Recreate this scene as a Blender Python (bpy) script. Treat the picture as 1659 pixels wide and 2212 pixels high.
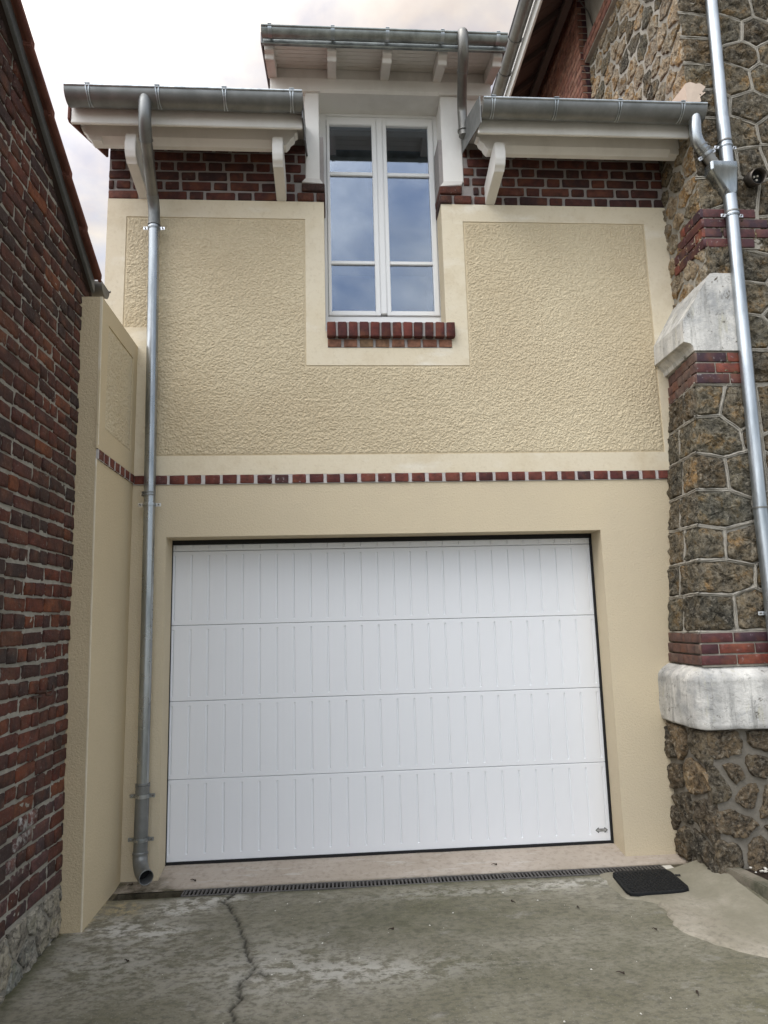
import bpy, bmesh, math, random
import numpy as np
from mathutils import Matrix, Vector

random.seed(11)
SC = bpy.context.scene
COL = SC.collection
for _o in list(bpy.data.objects):
    bpy.data.objects.remove(_o)

# ------------------------------------------------------------------ camera
YAW, PITCH, ROLL = math.radians(4.1906), math.radians(9.193), math.radians(-1.5201)
CAM = Vector((-0.3749, -4.7630, 1.6086))
cy, sy, cp, sp = math.cos(YAW), math.sin(YAW), math.cos(PITCH), math.sin(PITCH)
fw = Vector((sy * cp, cy * cp, sp))
rt = Vector((cy, -sy, 0))
up = rt.cross(fw)
r2 = rt * math.cos(ROLL) + up * math.sin(ROLL)
u2 = up * math.cos(ROLL) - rt * math.sin(ROLL)
cam_d = bpy.data.cameras.new("camera")
cam = bpy.data.objects.new("camera", cam_d)
COL.objects.link(cam)
cam.matrix_world = Matrix(((r2.x, u2.x, -fw.x, CAM.x), (r2.y, u2.y, -fw.y, CAM.y), (r2.z, u2.z, -fw.z, CAM.z), (0, 0, 0, 1)))
cam_d.sensor_fit = 'AUTO'
cam_d.sensor_width = 36.0
cam_d.lens = 1509.93 / 2212 * 36.0
cam_d.clip_start = 0.05
cam_d.clip_end = 600
SC.camera = cam

# ------------------------------------------------------------------ sky and sun
SUN_EL, SUN_AZ = math.radians(55), math.radians(238)      # high behind the photographer's left shoulder, veiled by cloud
SKY_STRENGTH = 0.12
CLOUD = 1.12 / SKY_STRENGTH
W = bpy.data.worlds.new("World")
SC.world = W
W.use_nodes = True
wn = W.node_tree
wn.nodes.clear()


def wnode(t, **kw):
    n = wn.nodes.new(t)
    for k, v in kw.items():
        setattr(n, k, v)
    return n


w_out = wnode('ShaderNodeOutputWorld')
w_bg = wnode('ShaderNodeBackground')
w_bg.inputs['Strength'].default_value = SKY_STRENGTH
w_sky = wnode('ShaderNodeTexSky', sky_type='NISHITA')
w_sky.sun_disc = False
w_sky.sun_elevation = SUN_EL
w_sky.sun_rotation = SUN_AZ
w_sky.air_density = 1.0
w_sky.dust_density = 1.5
w_tc = wnode('ShaderNodeTexCoord')
w_sep = wnode('ShaderNodeSeparateXYZ')
wn.links.new(w_tc.outputs['Generated'], w_sep.inputs[0])
w_add = wnode('ShaderNodeMath', operation='ADD')
w_add.inputs[1].default_value = 0.22
wn.links.new(w_sep.outputs['Z'], w_add.inputs[0])
w_max = wnode('ShaderNodeMath', operation='MAXIMUM')
w_max.inputs[1].default_value = 0.08
wn.links.new(w_add.outputs[0], w_max.inputs[0])
w_dx = wnode('ShaderNodeMath', operation='DIVIDE')
w_dy = wnode('ShaderNodeMath', operation='DIVIDE')
for d, ax in ((w_dx, 'X'), (w_dy, 'Y')):
    wn.links.new(w_sep.outputs[ax], d.inputs[0])
    wn.links.new(w_max.outputs[0], d.inputs[1])
w_cmb = wnode('ShaderNodeCombineXYZ')
w_cmb.inputs[2].default_value = 8.3
wn.links.new(w_dx.outputs[0], w_cmb.inputs[0])
wn.links.new(w_dy.outputs[0], w_cmb.inputs[1])
w_n1 = wnode('ShaderNodeTexNoise')
w_n1.inputs['Scale'].default_value = 2.3
w_n1.inputs['Detail'].default_value = 7
w_n1.inputs['Roughness'].default_value = 0.55
w_n1.inputs['Distortion'].default_value = 0.35
w_n2 = wnode('ShaderNodeTexNoise')
w_n2.inputs['Scale'].default_value = 4.2
w_n2.inputs['Detail'].default_value = 6
w_n2.inputs['Roughness'].default_value = 0.6
for n in (w_n1, w_n2):
    wn.links.new(w_cmb.outputs[0], n.inputs['Vector'])
w_r1 = wnode('ShaderNodeValToRGB')           # how closed the cloud cover is
w_r1.color_ramp.elements[0].position = 0.36
w_r1.color_ramp.elements[0].color = (0.15, 0.15, 0.15, 1)
w_r1.color_ramp.elements[1].position = 0.60
w_r1.color_ramp.elements[1].color = (1, 1, 1, 1)
wn.links.new(w_n1.outputs['Fac'], w_r1.inputs[0])
w_r2 = wnode('ShaderNodeValToRGB')           # grey bellies and cream tops
e = w_r2.color_ramp.elements
e[0].position = 0.33
e[0].color = (0.86, 0.755, 0.70, 1)
e[1].position = 0.60
e[1].color = (1.07, 0.985, 0.88, 1)
wn.links.new(w_n2.outputs['Fac'], w_r2.inputs[0])
w_sc = wnode('ShaderNodeVectorMath', operation='SCALE')
w_sc.inputs['Scale'].default_value = CLOUD
# cream cloud ahead of the camera, neutral grey-white cloud behind it
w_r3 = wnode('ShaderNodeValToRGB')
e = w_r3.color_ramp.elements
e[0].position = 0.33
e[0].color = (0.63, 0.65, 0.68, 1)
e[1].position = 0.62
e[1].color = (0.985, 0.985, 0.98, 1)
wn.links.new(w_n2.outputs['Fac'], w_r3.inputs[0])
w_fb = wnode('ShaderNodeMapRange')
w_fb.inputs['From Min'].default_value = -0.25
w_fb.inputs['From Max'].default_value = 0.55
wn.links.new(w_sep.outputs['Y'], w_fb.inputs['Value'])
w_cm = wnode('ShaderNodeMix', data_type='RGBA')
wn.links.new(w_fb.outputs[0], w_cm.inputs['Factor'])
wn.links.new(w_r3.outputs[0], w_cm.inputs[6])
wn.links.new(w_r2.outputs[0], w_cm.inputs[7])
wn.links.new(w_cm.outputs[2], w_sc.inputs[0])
# clouds on the sun's side, out of view, brightened to light the facade
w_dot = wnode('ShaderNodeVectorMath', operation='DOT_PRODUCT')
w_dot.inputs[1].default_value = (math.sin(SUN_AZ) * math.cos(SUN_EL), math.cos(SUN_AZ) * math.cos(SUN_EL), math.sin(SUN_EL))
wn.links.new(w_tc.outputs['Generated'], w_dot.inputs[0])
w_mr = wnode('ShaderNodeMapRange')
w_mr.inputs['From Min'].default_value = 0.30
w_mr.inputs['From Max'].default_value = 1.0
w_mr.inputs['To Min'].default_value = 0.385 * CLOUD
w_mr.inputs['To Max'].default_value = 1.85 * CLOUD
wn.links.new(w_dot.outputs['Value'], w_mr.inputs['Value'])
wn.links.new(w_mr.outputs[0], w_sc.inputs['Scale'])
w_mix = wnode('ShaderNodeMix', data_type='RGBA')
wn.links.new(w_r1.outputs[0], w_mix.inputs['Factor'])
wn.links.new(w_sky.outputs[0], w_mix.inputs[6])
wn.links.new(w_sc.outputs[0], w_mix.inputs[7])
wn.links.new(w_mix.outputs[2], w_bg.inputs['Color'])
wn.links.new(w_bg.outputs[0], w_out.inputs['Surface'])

sun_d = bpy.data.lights.new("sun", 'SUN')
sun_d.energy = 0.7
sun_d.angle = math.radians(40)
sun_d.color = (1.0, 0.98, 0.95)
sun = bpy.data.objects.new("sun", sun_d)
COL.objects.link(sun)
sd = Vector((math.sin(SUN_AZ) * math.cos(SUN_EL), math.cos(SUN_AZ) * math.cos(SUN_EL), math.sin(SUN_EL)))
sun.rotation_euler = sd.to_track_quat('Z', 'Y').to_euler()

SC.view_settings.view_transform = 'Standard'
SC.view_settings.look = 'None'
SC.view_settings.gamma = 1
SC.view_settings.use_curve_mapping = False
SC.view_settings.exposure = 1.12
SC.render.engine = 'CYCLES'
SC.cycles.use_denoising = True
SC.cycles.max_bounces = 8

# ------------------------------------------------------------------ material helpers


class NT:
    def __init__(s, name, rough=0.8, metal=0.0, spec=0.4):
        s.m = bpy.data.materials.new(name)
        s.m.use_nodes = True
        s.t = s.m.node_tree
        s.b = s.t.nodes['Principled BSDF']
        s.b.inputs['Roughness'].default_value = rough
        s.b.inputs['Metallic'].default_value = metal
        s.b.inputs['Specular IOR Level'].default_value = spec
        s._pos = None

    def n(s, typ, **kw):
        x = s.t.nodes.new(typ)
        for k, v in kw.items():
            setattr(x, k, v)
        return x

    def l(s, a, b):
        s.t.links.new(a, b)

    @property
    def pos(s):
        if s._pos is None:
            s._pos = s.n('ShaderNodeNewGeometry').outputs['Position']
        return s._pos

    def rnd(s):
        return s.n('ShaderNodeObjectInfo').outputs['Random']

    def map(s, vec, scale=(1, 1, 1), loc=(0, 0, 0)):
        x = s.n('ShaderNodeMapping')
        x.inputs['Scale'].default_value = scale
        x.inputs['Location'].default_value = loc
        s.l(vec, x.inputs['Vector'])
        return x.outputs[0]

    def noise(s, scale, detail=4, rough=0.55, vec=None, dist=0.0):
        x = s.n('ShaderNodeTexNoise')
        x.inputs['Scale'].default_value = scale
        x.inputs['Detail'].default_value = detail
        x.inputs['Roughness'].default_value = rough
        x.inputs['Distortion'].default_value = dist
        s.l(vec if vec is not None else s.pos, x.inputs['Vector'])
        return x.outputs['Fac']

    def voro(s, scale, vec=None, feature='F1'):
        x = s.n('ShaderNodeTexVoronoi', feature=feature)
        x.inputs['Scale'].default_value = scale
        s.l(vec if vec is not None else s.pos, x.inputs['Vector'])
        return x.outputs['Distance']

    def ramp(s, fac, stops, interp='LINEAR'):
        x = s.n('ShaderNodeValToRGB')
        cr = x.color_ramp
        cr.interpolation = interp
        while len(cr.elements) < len(stops):
            cr.elements.new(0.5)
        for el, (p, c) in zip(cr.elements, stops):
            el.position = p
            el.color = (c, c, c, 1) if isinstance(c, (int, float)) else (*c, 1)
        s.l(fac, x.inputs[0])
        return x.outputs[0]

    def mix(s, fac, a, b, blend='MIX'):
        x = s.n('ShaderNodeMix', data_type='RGBA', blend_type=blend)
        for v, i in ((fac, 0), (a, 6), (b, 7)):
            if isinstance(v, bpy.types.NodeSocket):
                s.l(v, x.inputs[i])
            elif isinstance(v, (int, float)):
                x.inputs[i].default_value = v if i == 0 else (v, v, v, 1)
            else:
                x.inputs[i].default_value = (*v, 1)
        return x.outputs[2]

    def math(s, op, a, b=0.0):
        x = s.n('ShaderNodeMath', operation=op)
        for v, i in ((a, 0), (b, 1)):
            if isinstance(v, bpy.types.NodeSocket):
                s.l(v, x.inputs[i])
            else:
                x.inputs[i].default_value = v
        return x.outputs[0]

    def attr(s, name):
        x = s.n('ShaderNodeAttribute')
        x.attribute_name = name
        return x.outputs['Fac']

    def color(s, c):
        if isinstance(c, bpy.types.NodeSocket):
            s.l(c, s.b.inputs['Base Color'])
        else:
            s.b.inputs['Base Color'].default_value = (*c, 1)
        return s

    def rough(s, r):
        s.l(r, s.b.inputs['Roughness'])
        return s

    def bump(s, h, strength=0.5, dist=0.01):
        x = s.n('ShaderNodeBump')
        x.inputs['Strength'].default_value = strength
        x.inputs['Distance'].default_value = dist
        s.l(h, x.inputs['Height'])
        if s.b.inputs['Normal'].is_linked:
            s.l(s.b.inputs['Normal'].links[0].from_socket, x.inputs['Normal'])
        s.l(x.outputs[0], s.b.inputs['Normal'])
        return s


def locpos(k):
    """object coordinates shifted by the object's own random number"""
    tc = k.n('ShaderNodeTexCoord').outputs['Object']
    add = k.n('ShaderNodeVectorMath', operation='ADD')
    k.l(tc, add.inputs[0])
    mul = k.n('ShaderNodeVectorMath', operation='SCALE')
    mul.inputs[0].default_value = (37.0, 61.0, 23.0)
    k.l(k.rnd(), mul.inputs['Scale'])
    k.l(mul.outputs[0], add.inputs[1])
    return add.outputs[0]


M = {}


def render_mat(name, c1, c2, grain, bs):
    k = NT(name, 0.9, spec=0.2)
    big = k.noise(1.3, 4, 0.6)
    fine = k.noise(grain * 1.6, 3, 0.6)
    c = k.mix(k.ramp(big, [(0.3, 0.0), (0.7, 1.0)]), c1, c2)
    c = k.mix(k.ramp(fine, [(0.3, 0.16), (0.6, 0.0)]), c, tuple(x * 0.55 for x in c1))
    k.color(c)
    k.bump(k.noise(grain, 5, 0.62, dist=0.6), bs, 0.012)
    M[name] = k.m


render_mat('render_fine', (0.63, 0.535, 0.375), (0.585, 0.50, 0.36), 85, 0.4)
render_mat('render_return', (0.62, 0.515, 0.34), (0.58, 0.48, 0.32), 75, 0.30)
render_mat('render_pier', (0.57, 0.465, 0.305), (0.52, 0.425, 0.28), 75, 0.6)
render_mat('render_smooth', (0.68, 0.59, 0.425), (0.71, 0.635, 0.48), 45, 0.12)

k = NT('render_smooth', 0.9, spec=0.2)
c = k.mix(k.ramp(k.noise(1.8, 5, 0.6), [(0.3, 0.0), (0.7, 1.0)]), (0.67, 0.585, 0.43), (0.70, 0.625, 0.485))
c = k.mix(k.ramp(k.noise(4.5, 6, 0.7), [(0.50, 0.0), (0.72, 0.45)]), c, (0.52, 0.42, 0.27))
c = k.mix(k.ramp(k.noise(2.6, 4, 0.6, k.map(k.pos, (0.6, 1, 1.6), (7, 2, 5))), [(0.56, 0.0), (0.68, 0.55)]), c, (0.80, 0.76, 0.67))
c = k.mix(k.ramp(k.noise(40, 4, 0.7), [(0.30, 0.3), (0.45, 0.0)]), c, (0.46, 0.37, 0.24))
k.color(c).bump(k.noise(45, 5, 0.62), 0.2, 0.010)
M['render_smooth'] = k.m

k = NT('render_rough', 0.92, spec=0.2)
c = k.mix(k.ramp(k.noise(0.9, 4), [(0.35, 0.0), (0.68, 1.0)]), (0.56, 0.465, 0.315), (0.64, 0.55, 0.385))
c = k.mix(k.ramp(k.noise(55, 3), [(0.3, 0.25), (0.62, 0.0)]), c, (0.38, 0.30, 0.19))
k.color(c).bump(k.noise(190, 4, 0.6), 0.4, 0.004)
M['render_rough'] = k.m


def brick_mat(name, stops, smear=0.25, smear_c=(0.33, 0.30, 0.28), bump=0.5, rough=0.85, thr=0.60):
    k = NT(name, rough, spec=0.3)
    v = locpos(k)
    c = k.ramp(k.rnd(), stops, 'CONSTANT')
    n1 = k.noise(17, 5, 0.65, v)
    c = k.mix(k.ramp(n1, [(0.3, 0.75), (0.62, 0.0)]), c, (0.022, 0.014, 0.014))
    c = k.mix(k.ramp(k.noise(9, 3, 0.5, v), [(0.5, 0.0), (0.75, 0.5)]), c, (0.20, 0.075, 0.035))
    sm = k.ramp(k.noise(28, 5, 0.7, v), [(thr, 0.0), (thr + 0.16, 1.0)])
    big = k.ramp(k.noise(1.7, 3, 0.5), [(0.42, 0.0), (0.62, 1.0)])
    f = k.math('MULTIPLY', k.math('MULTIPLY', sm, big), smear)
    c = k.mix(f, c, smear_c)
    if name.startswith('brick_old'):
        c = k.mix(k.ramp(k.noise(1.1, 5, 0.65), [(0.42, 0.0), (0.64, 0.40)]), c, (0.050, 0.040, 0.032))
        c = k.mix(k.ramp(k.noise(60, 5, 0.75, v), [(0.60, 0.0), (0.70, 0.5)]), c, (0.30, 0.28, 0.24))
    k.color(c)
    k.bump(k.noise(95, 5, 0.7, v), bump, 0.006)
    k.bump(k.noise(22, 4, 0.6, v), bump, 0.012)
    M[name] = k.m


OLD = [(0.0, (0.098, 0.034, 0.024)), (0.14, (0.070, 0.031, 0.024)), (0.28, (0.122, 0.038, 0.024)), (0.44, (0.084, 0.033, 0.025)),
       (0.60, (0.058, 0.033, 0.029)), (0.70, (0.135, 0.043, 0.025)), (0.84, (0.100, 0.036, 0.027)), (0.95, (0.195, 0.064, 0.029))]
brick_mat('brick_old', OLD, 0.6, bump=0.9)
brick_mat('brick_old_bright', [(0.0, (0.125, 0.034, 0.021)), (0.25, (0.090, 0.029, 0.022)), (0.45, (0.150, 0.041, 0.022)), (0.66, (0.195, 0.054, 0.023)), (0.78, (0.075, 0.030, 0.026)), (0.88, (0.12, 0.038, 0.024))], 0.5, bump=0.9)
brick_mat('brick_old_chalky', [(0.0, (0.10, 0.045, 0.042)), (0.3, (0.13, 0.06, 0.055)), (0.6, (0.085, 0.05, 0.05)), (0.8, (0.15, 0.055, 0.045))], 1.6, (0.40, 0.385, 0.36), thr=0.46)
brick_mat('brick_new', [(0.0, (0.095, 0.033, 0.026)), (0.2, (0.068, 0.028, 0.025)), (0.4, (0.112, 0.038, 0.029)), (0.6, (0.082, 0.031, 0.026)), (0.75, (0.052, 0.026, 0.026)), (0.88, (0.140, 0.052, 0.036))], 0.3)
brick_mat('brick_string', [(0.0, (0.165, 0.048, 0.036)), (0.3, (0.115, 0.034, 0.030)), (0.55, (0.185, 0.058, 0.042)), (0.8, (0.085, 0.038, 0.038)), (0.92, (0.15, 0.06, 0.05))], 1.3, (0.45, 0.40, 0.39))
brick_mat('brick_sill', [(0.0, (0.125, 0.034, 0.027)), (0.35, (0.095, 0.028, 0.025)), (0.7, (0.15, 0.040, 0.030))], 0.2)
brick_mat('brick_orange', [(0.0, (0.25, 0.14, 0.08)), (0.3, (0.27, 0.13, 0.08)), (0.6, (0.25, 0.16, 0.09)), (0.85, (0.24, 0.11, 0.075))], 0.2)
brick_mat('brick_glazed', [(0.0, (0.075, 0.026, 0.030)), (0.3, (0.10, 0.032, 0.032)), (0.5, (0.055, 0.026, 0.036)), (0.7, (0.105, 0.034, 0.034)), (0.96, (0.21, 0.055, 0.035))], 0.9, (0.45, 0.42, 0.41), 0.25, 0.55)
brick_mat('brick_washed', [(0.0, (0.13, 0.075, 0.062)), (0.4, (0.17, 0.09, 0.07)), (0.7, (0.15, 0.10, 0.08))], 1.2, (0.42, 0.39, 0.36), 0.3)
brick_mat('brick_pink', [(0.0, (0.27, 0.125, 0.085)), (0.4, (0.24, 0.105, 0.075)), (0.7, (0.31, 0.16, 0.11))], 0.3)


def mortar_mat(name, c1, c2, dirt, bs=0.7, scale=40):
    k = NT(name, 0.95, spec=0.15)
    c = k.mix(k.ramp(k.noise(scale * 0.5, 5, 0.7), [(0.3, 0.0), (0.7, 1.0)]), c1, c2)
    c = k.mix(k.ramp(k.noise(2.2, 4, 0.6), [(0.42, 0.0), (0.7, 0.7)]), c, dirt)
    k.color(c).bump(k.noise(scale * 2.2, 5, 0.7), bs, 0.01)
    M[name] = k.m


mortar_mat('mortar_old', (0.44, 0.415, 0.355), (0.32, 0.30, 0.255), (0.19, 0.175, 0.14), 1.0)
mortar_mat('mortar_grey', (0.36, 0.33, 0.315), (0.29, 0.27, 0.26), (0.33, 0.30, 0.28))
mortar_mat('mortar_pale', (0.58, 0.55, 0.53), (0.50, 0.47, 0.45), (0.48, 0.45, 0.42))
mortar_mat('mortar_beige', (0.42, 0.39, 0.335), (0.32, 0.295, 0.25), (0.22, 0.20, 0.165))
mortar_mat('mortar_plinth', (0.26, 0.235, 0.195), (0.19, 0.17, 0.14), (0.14, 0.125, 0.10))


def stone_mat(name, stops, dark=0.8, bump=1.0):
    k = NT(name, 0.95, spec=0.15)
    v = locpos(k)
    c = k.ramp(k.noise(7.5, 4, 0.6, v, 0.5), stops)
    tint = k.ramp(k.rnd(), [(0.0, (0.62, 0.62, 0.62)), (0.3, (1.0, 0.95, 0.87)), (0.55, (0.72, 0.76, 0.76)), (0.75, (1.18, 1.08, 0.94)), (1.0, (0.85, 0.82, 0.77))])
    c = k.mix(1.0, c, tint, 'MULTIPLY')
    n2 = k.noise(34, 6, 0.75, v)
    c = k.mix(k.ramp(n2, [(0.38, dark), (0.52, 0.0)]), c, (0.022, 0.02, 0.017))
    c = k.mix(k.ramp(k.noise(38, 6, 0.75, v), [(0.50, 0.0), (0.66, 0.6)]), c, (0.40, 0.36, 0.285))
    k.color(c)
    pits = k.voro(38, v)
    k.bump(k.ramp(pits, [(0.05, 0.0), (0.35, 1.0)]), bump * 0.8, 0.016)
    k.bump(n2, bump, 0.032)
    M[name] = k.m


stone_mat('millstone', [(0.26, (0.12, 0.11, 0.095)), (0.42, (0.185, 0.165, 0.13)), (0.54, (0.235, 0.20, 0.145)), (0.66, (0.31, 0.205, 0.100)), (0.80, (0.29, 0.27, 0.23))])
stone_mat('millstone_pale', [(0.25, (0.20, 0.155, 0.115)), (0.40, (0.36, 0.28, 0.19)), (0.50, (0.52, 0.45, 0.36)), (0.60, (0.40, 0.25, 0.11)), (0.75, (0.26, 0.21, 0.16))], 0.55)
stone_mat('millstone_dark', [(0.28, (0.085, 0.077, 0.067)), (0.45, (0.14, 0.12, 0.092)), (0.6, (0.20, 0.15, 0.095)), (0.75, (0.16, 0.14, 0.115))])
stone_mat('millstone_plinth', [(0.28, (0.11, 0.09, 0.07)), (0.45, (0.18, 0.145, 0.105)), (0.56, (0.24, 0.185, 0.125)), (0.68, (0.30, 0.235, 0.15)), (0.8, (0.20, 0.175, 0.145))])
stone_mat('foot_stone', [(0.28, (0.10, 0.095, 0.085)), (0.42, (0.21, 0.20, 0.18)), (0.54, (0.38, 0.365, 0.32)), (0.66, (0.27, 0.26, 0.20)), (0.78, (0.15, 0.15, 0.07))], 0.7, 0.5)


def paint_mat(name, c, rough=0.45, dirt=0.12, dirt_c=(0.35, 0.32, 0.27), bs=0.06):
    k = NT(name, rough, spec=0.4)
    f = k.ramp(k.noise(3.0, 6, 0.65, k.map(k.pos, (1, 1, 0.5))), [(0.45, 0.0), (0.8, dirt)])
    k.color(k.mix(f, c, dirt_c)).bump(k.noise(30, 4), bs, 0.01)
    M[name] = k.m


paint_mat('white_paint', (0.78, 0.76, 0.72), 0.55, 0.35)
paint_mat('white_paint_old', (0.70, 0.67, 0.63), 0.6, 0.5)
paint_mat('white_pvc', (0.80, 0.80, 0.79), 0.35, 0.05)
paint_mat('white_door', (0.79, 0.80, 0.82), 0.38, 0.04, bs=0.03)
paint_mat('brown_wood', (0.060, 0.040, 0.033), 0.7, 0.4, (0.03, 0.022, 0.02))
paint_mat('grey_wash', (0.115, 0.085, 0.075), 0.7, 0.3, (0.05, 0.04, 0.035))
paint_mat('room_dark', (0.05, 0.05, 0.052), 0.9, 0.0)
paint_mat('plaster_patch', (0.56, 0.45, 0.36), 0.9, 0.3, bs=0.3)
paint_mat('rust', (0.05, 0.022, 0.014), 0.6, 0.5, (0.12, 0.05, 0.02), 0.6)
paint_mat('bronze', (0.085, 0.072, 0.060), 0.38, 0.1)
M['bronze'].node_tree.nodes['Principled BSDF'].inputs['Metallic'].default_value = 0.6
paint_mat('twig', (0.035, 0.022, 0.015), 0.9, 0.2)
paint_mat('chip_white', (0.62, 0.59, 0.52), 0.8, 0.1)


def metal_mat(name, c1, c2, rough, scale=6, streak=0.25, metal=0.85):
    k = NT(name, rough, metal, 0.5)
    n = k.noise(scale, 5, 0.6, k.map(k.pos, (1, 1, streak)))
    k.color(k.mix(k.ramp(n, [(0.35, 0.0), (0.65, 1.0)]), c1, c2))
    k.rough(k.ramp(k.noise(scale, 3, 0.5), [(0.3, rough - 0.04), (0.7, rough + 0.08)]))
    k.bump(k.noise(5, 2), 0.06, 0.01)
    M[name] = k.m


metal_mat('zinc_gutter', (0.235, 0.24, 0.235), (0.165, 0.17, 0.165), 0.42, 7, 1.0, 0.6)
metal_mat('zinc_old', (0.20, 0.215, 0.21), (0.36, 0.39, 0.38), 0.42, 11, 1.0, 0.7)
metal_mat('zinc_dull', (0.17, 0.165, 0.155), (0.25, 0.245, 0.225), 0.40, 6, 0.5, 0.7)
metal_mat('zinc_bright', (0.30, 0.33, 0.35), (0.52, 0.55, 0.57), 0.36, 14, 0.18, 0.9)
metal_mat('zinc_pipe', (0.22, 0.24, 0.25), (0.46, 0.48, 0.49), 0.28, 10, 0.2, 0.9)
metal_mat('steel_clip', (0.72, 0.73, 0.74), (0.80, 0.80, 0.80), 0.28, 10, 1.0, 0.9)
metal_mat('zinc_dark', (0.085, 0.087, 0.09), (0.14, 0.14, 0.145), 0.40, 5, 0.5, 0.5)
metal_mat('cast_grate', (0.060, 0.056, 0.052), (0.125, 0.115, 0.105), 0.6, 30, 1.0, 0.3)

k = NT('black_rubber', 0.7, spec=0.3)
k.color((0.012, 0.012, 0.013))
M['black_rubber'] = k.m
k = NT('mat_rubber', 0.65, spec=0.2)
k.color(k.mix(k.ramp(k.noise(60, 4), [(0.5, 0.0), (0.75, 0.5)]), (0.008, 0.0085, 0.009), (0.03, 0.031, 0.03)))
M['mat_rubber'] = k.m
k = NT('emblem_grey', 0.45, 0.2)
k.color((0.075, 0.078, 0.078))
M['emblem_grey'] = k.m
k = NT('emblem_pale', 0.45, 0.2)
k.color((0.40, 0.40, 0.385))
M['emblem_pale'] = k.m

# window glass: mostly sees through to the dark room, with a strong mirror of the sky
gm = bpy.data.materials.new('glass')
gm.use_nodes = True
gt = gm.node_tree
gt.nodes.clear()
go = gt.nodes.new('ShaderNodeOutputMaterial')
gx = gt.nodes.new('ShaderNodeMixShader')
gg = gt.nodes.new('ShaderNodeBsdfGlossy')
gg.inputs['Roughness'].default_value = 0.0
gg.inputs['Color'].default_value = (0.78, 0.87, 1.0, 1)
gtr = gt.nodes.new('ShaderNodeBsdfTransparent')
gtr.inputs['Color'].default_value = (0.72, 0.75, 0.78, 1)
gl = gt.nodes.new('ShaderNodeLayerWeight')
gl.inputs['Blend'].default_value = 0.5
gmr = gt.nodes.new('ShaderNodeMapRange')
gmr.inputs['To Min'].default_value = 0.11
gmr.inputs['To Max'].default_value = 0.6
gt.links.new(gl.outputs['Facing'], gmr.inputs['Value'])
gt.links.new(gmr.outputs[0], gx.inputs[0])
gt.links.new(gtr.outputs[0], gx.inputs[1])
gt.links.new(gg.outputs[0], gx.inputs[2])
gt.links.new(gx.outputs[0], go.inputs['Surface'])
M['glass'] = gm

# driveway concrete: moss film, pale wear, crack dirt carried by the mesh
k = NT('concrete', 0.82, spec=0.3)
st = k.map(k.pos, (1, 1.5, 1))
c = k.mix(k.ramp(k.noise(1.6, 6, 0.65, st), [(0.32, 0.0), (0.66, 1.0)]), (0.160, 0.147, 0.104), (0.275, 0.255, 0.198))
c = k.mix(k.ramp(k.noise(0.95, 5, 0.6, st, 0.5), [(0.42, 0.0), (0.68, 0.8)]), c, (0.122, 0.114, 0.066))
c = k.mix(k.ramp(k.noise(5.5, 6, 0.7, st), [(0.57, 0.0), (0.70, 0.45)]), c, (0.34, 0.325, 0.29))
c = k.mix(k.ramp(k.noise(26, 5, 0.7, st), [(0.36, 0.55), (0.55, 0.0)]), c, (0.062, 0.058, 0.046))
c = k.mix(k.ramp(k.noise(120, 3, 0.6), [(0.60, 0.0), (0.72, 0.5)]), c, (0.36, 0.35, 0.31))
pl = k.math('MULTIPLY', k.attr('pale'), k.ramp(k.noise(13, 5, 0.7, st), [(0.44, 0.0), (0.56, 1.0)]))
c = k.mix(pl, c, (0.56, 0.54, 0.49))
mo = k.math('MULTIPLY', k.attr('moss'), k.ramp(k.noise(9, 5, 0.7), [(0.30, 0.2), (0.6, 1.0)]))
c = k.mix(mo, c, (0.060, 0.060, 0.028))
yl = k.math('MULTIPLY', k.attr('sand'), k.ramp(k.noise(22, 6, 0.75), [(0.45, 0.0), (0.6, 1.0)]))
c = k.mix(yl, c, (0.42, 0.34, 0.19))
c = k.mix(k.attr('crack'), c, (0.035, 0.032, 0.024))
k.color(c)
k.rough(k.ramp(k.noise(2.0, 4), [(0.3, 0.6), (0.7, 0.9)]))
k.bump(k.noise(60, 6, 0.7, st), 0.5, 0.006)
k.bump(k.noise(7, 4, 0.6, st), 0.35, 0.012)
M['concrete'] = k.m

k = NT('concrete_pink', 0.85, spec=0.3)
c = k.mix(k.ramp(k.noise(2.2, 5, 0.6), [(0.35, 0.0), (0.65, 1.0)]), (0.36, 0.305, 0.245), (0.44, 0.38, 0.32))
c = k.mix(k.ramp(k.noise(8, 6, 0.7, k.map(k.pos, (0.5, 2.5, 1))), [(0.56, 0.0), (0.7, 0.6)]), c, (0.55, 0.52, 0.48))
c = k.mix(k.ramp(k.noise(28, 5, 0.7), [(0.35, 0.35), (0.5, 0.0)]), c, (0.17, 0.145, 0.11))
c = k.mix(k.math('MULTIPLY', k.attr('moss'), k.ramp(k.noise(10, 5, 0.7), [(0.32, 0.15), (0.6, 1.0)])), c, (0.060, 0.052, 0.024))
k.color(c).bump(k.noise(70, 5, 0.7), 0.4, 0.005)
M['concrete_pink'] = k.m

k = NT('cement_new', 0.88, spec=0.25)
c = k.mix(k.ramp(k.noise(3.2, 6, 0.65), [(0.35, 0.0), (0.65, 1.0)]), (0.28, 0.25, 0.195), (0.39, 0.355, 0.29))
c = k.mix(k.ramp(k.noise(1.7, 4, 0.6), [(0.5, 0.0), (0.7, 0.6)]), c, (0.19, 0.17, 0.115))
c = k.mix(k.ramp(k.noise(30, 5, 0.7), [(0.34, 0.5), (0.52, 0.0)]), c, (0.14, 0.125, 0.095))
c = k.mix(k.math('MULTIPLY', k.attr('old'), k.ramp(k.noise(6, 5, 0.7), [(0.25, 0.45), (0.6, 1.0)])), c, (0.205, 0.188, 0.138))
k.color(c).bump(k.noise(40, 6, 0.7), 0.5, 0.008)
M['cement_new'] = k.m

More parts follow.
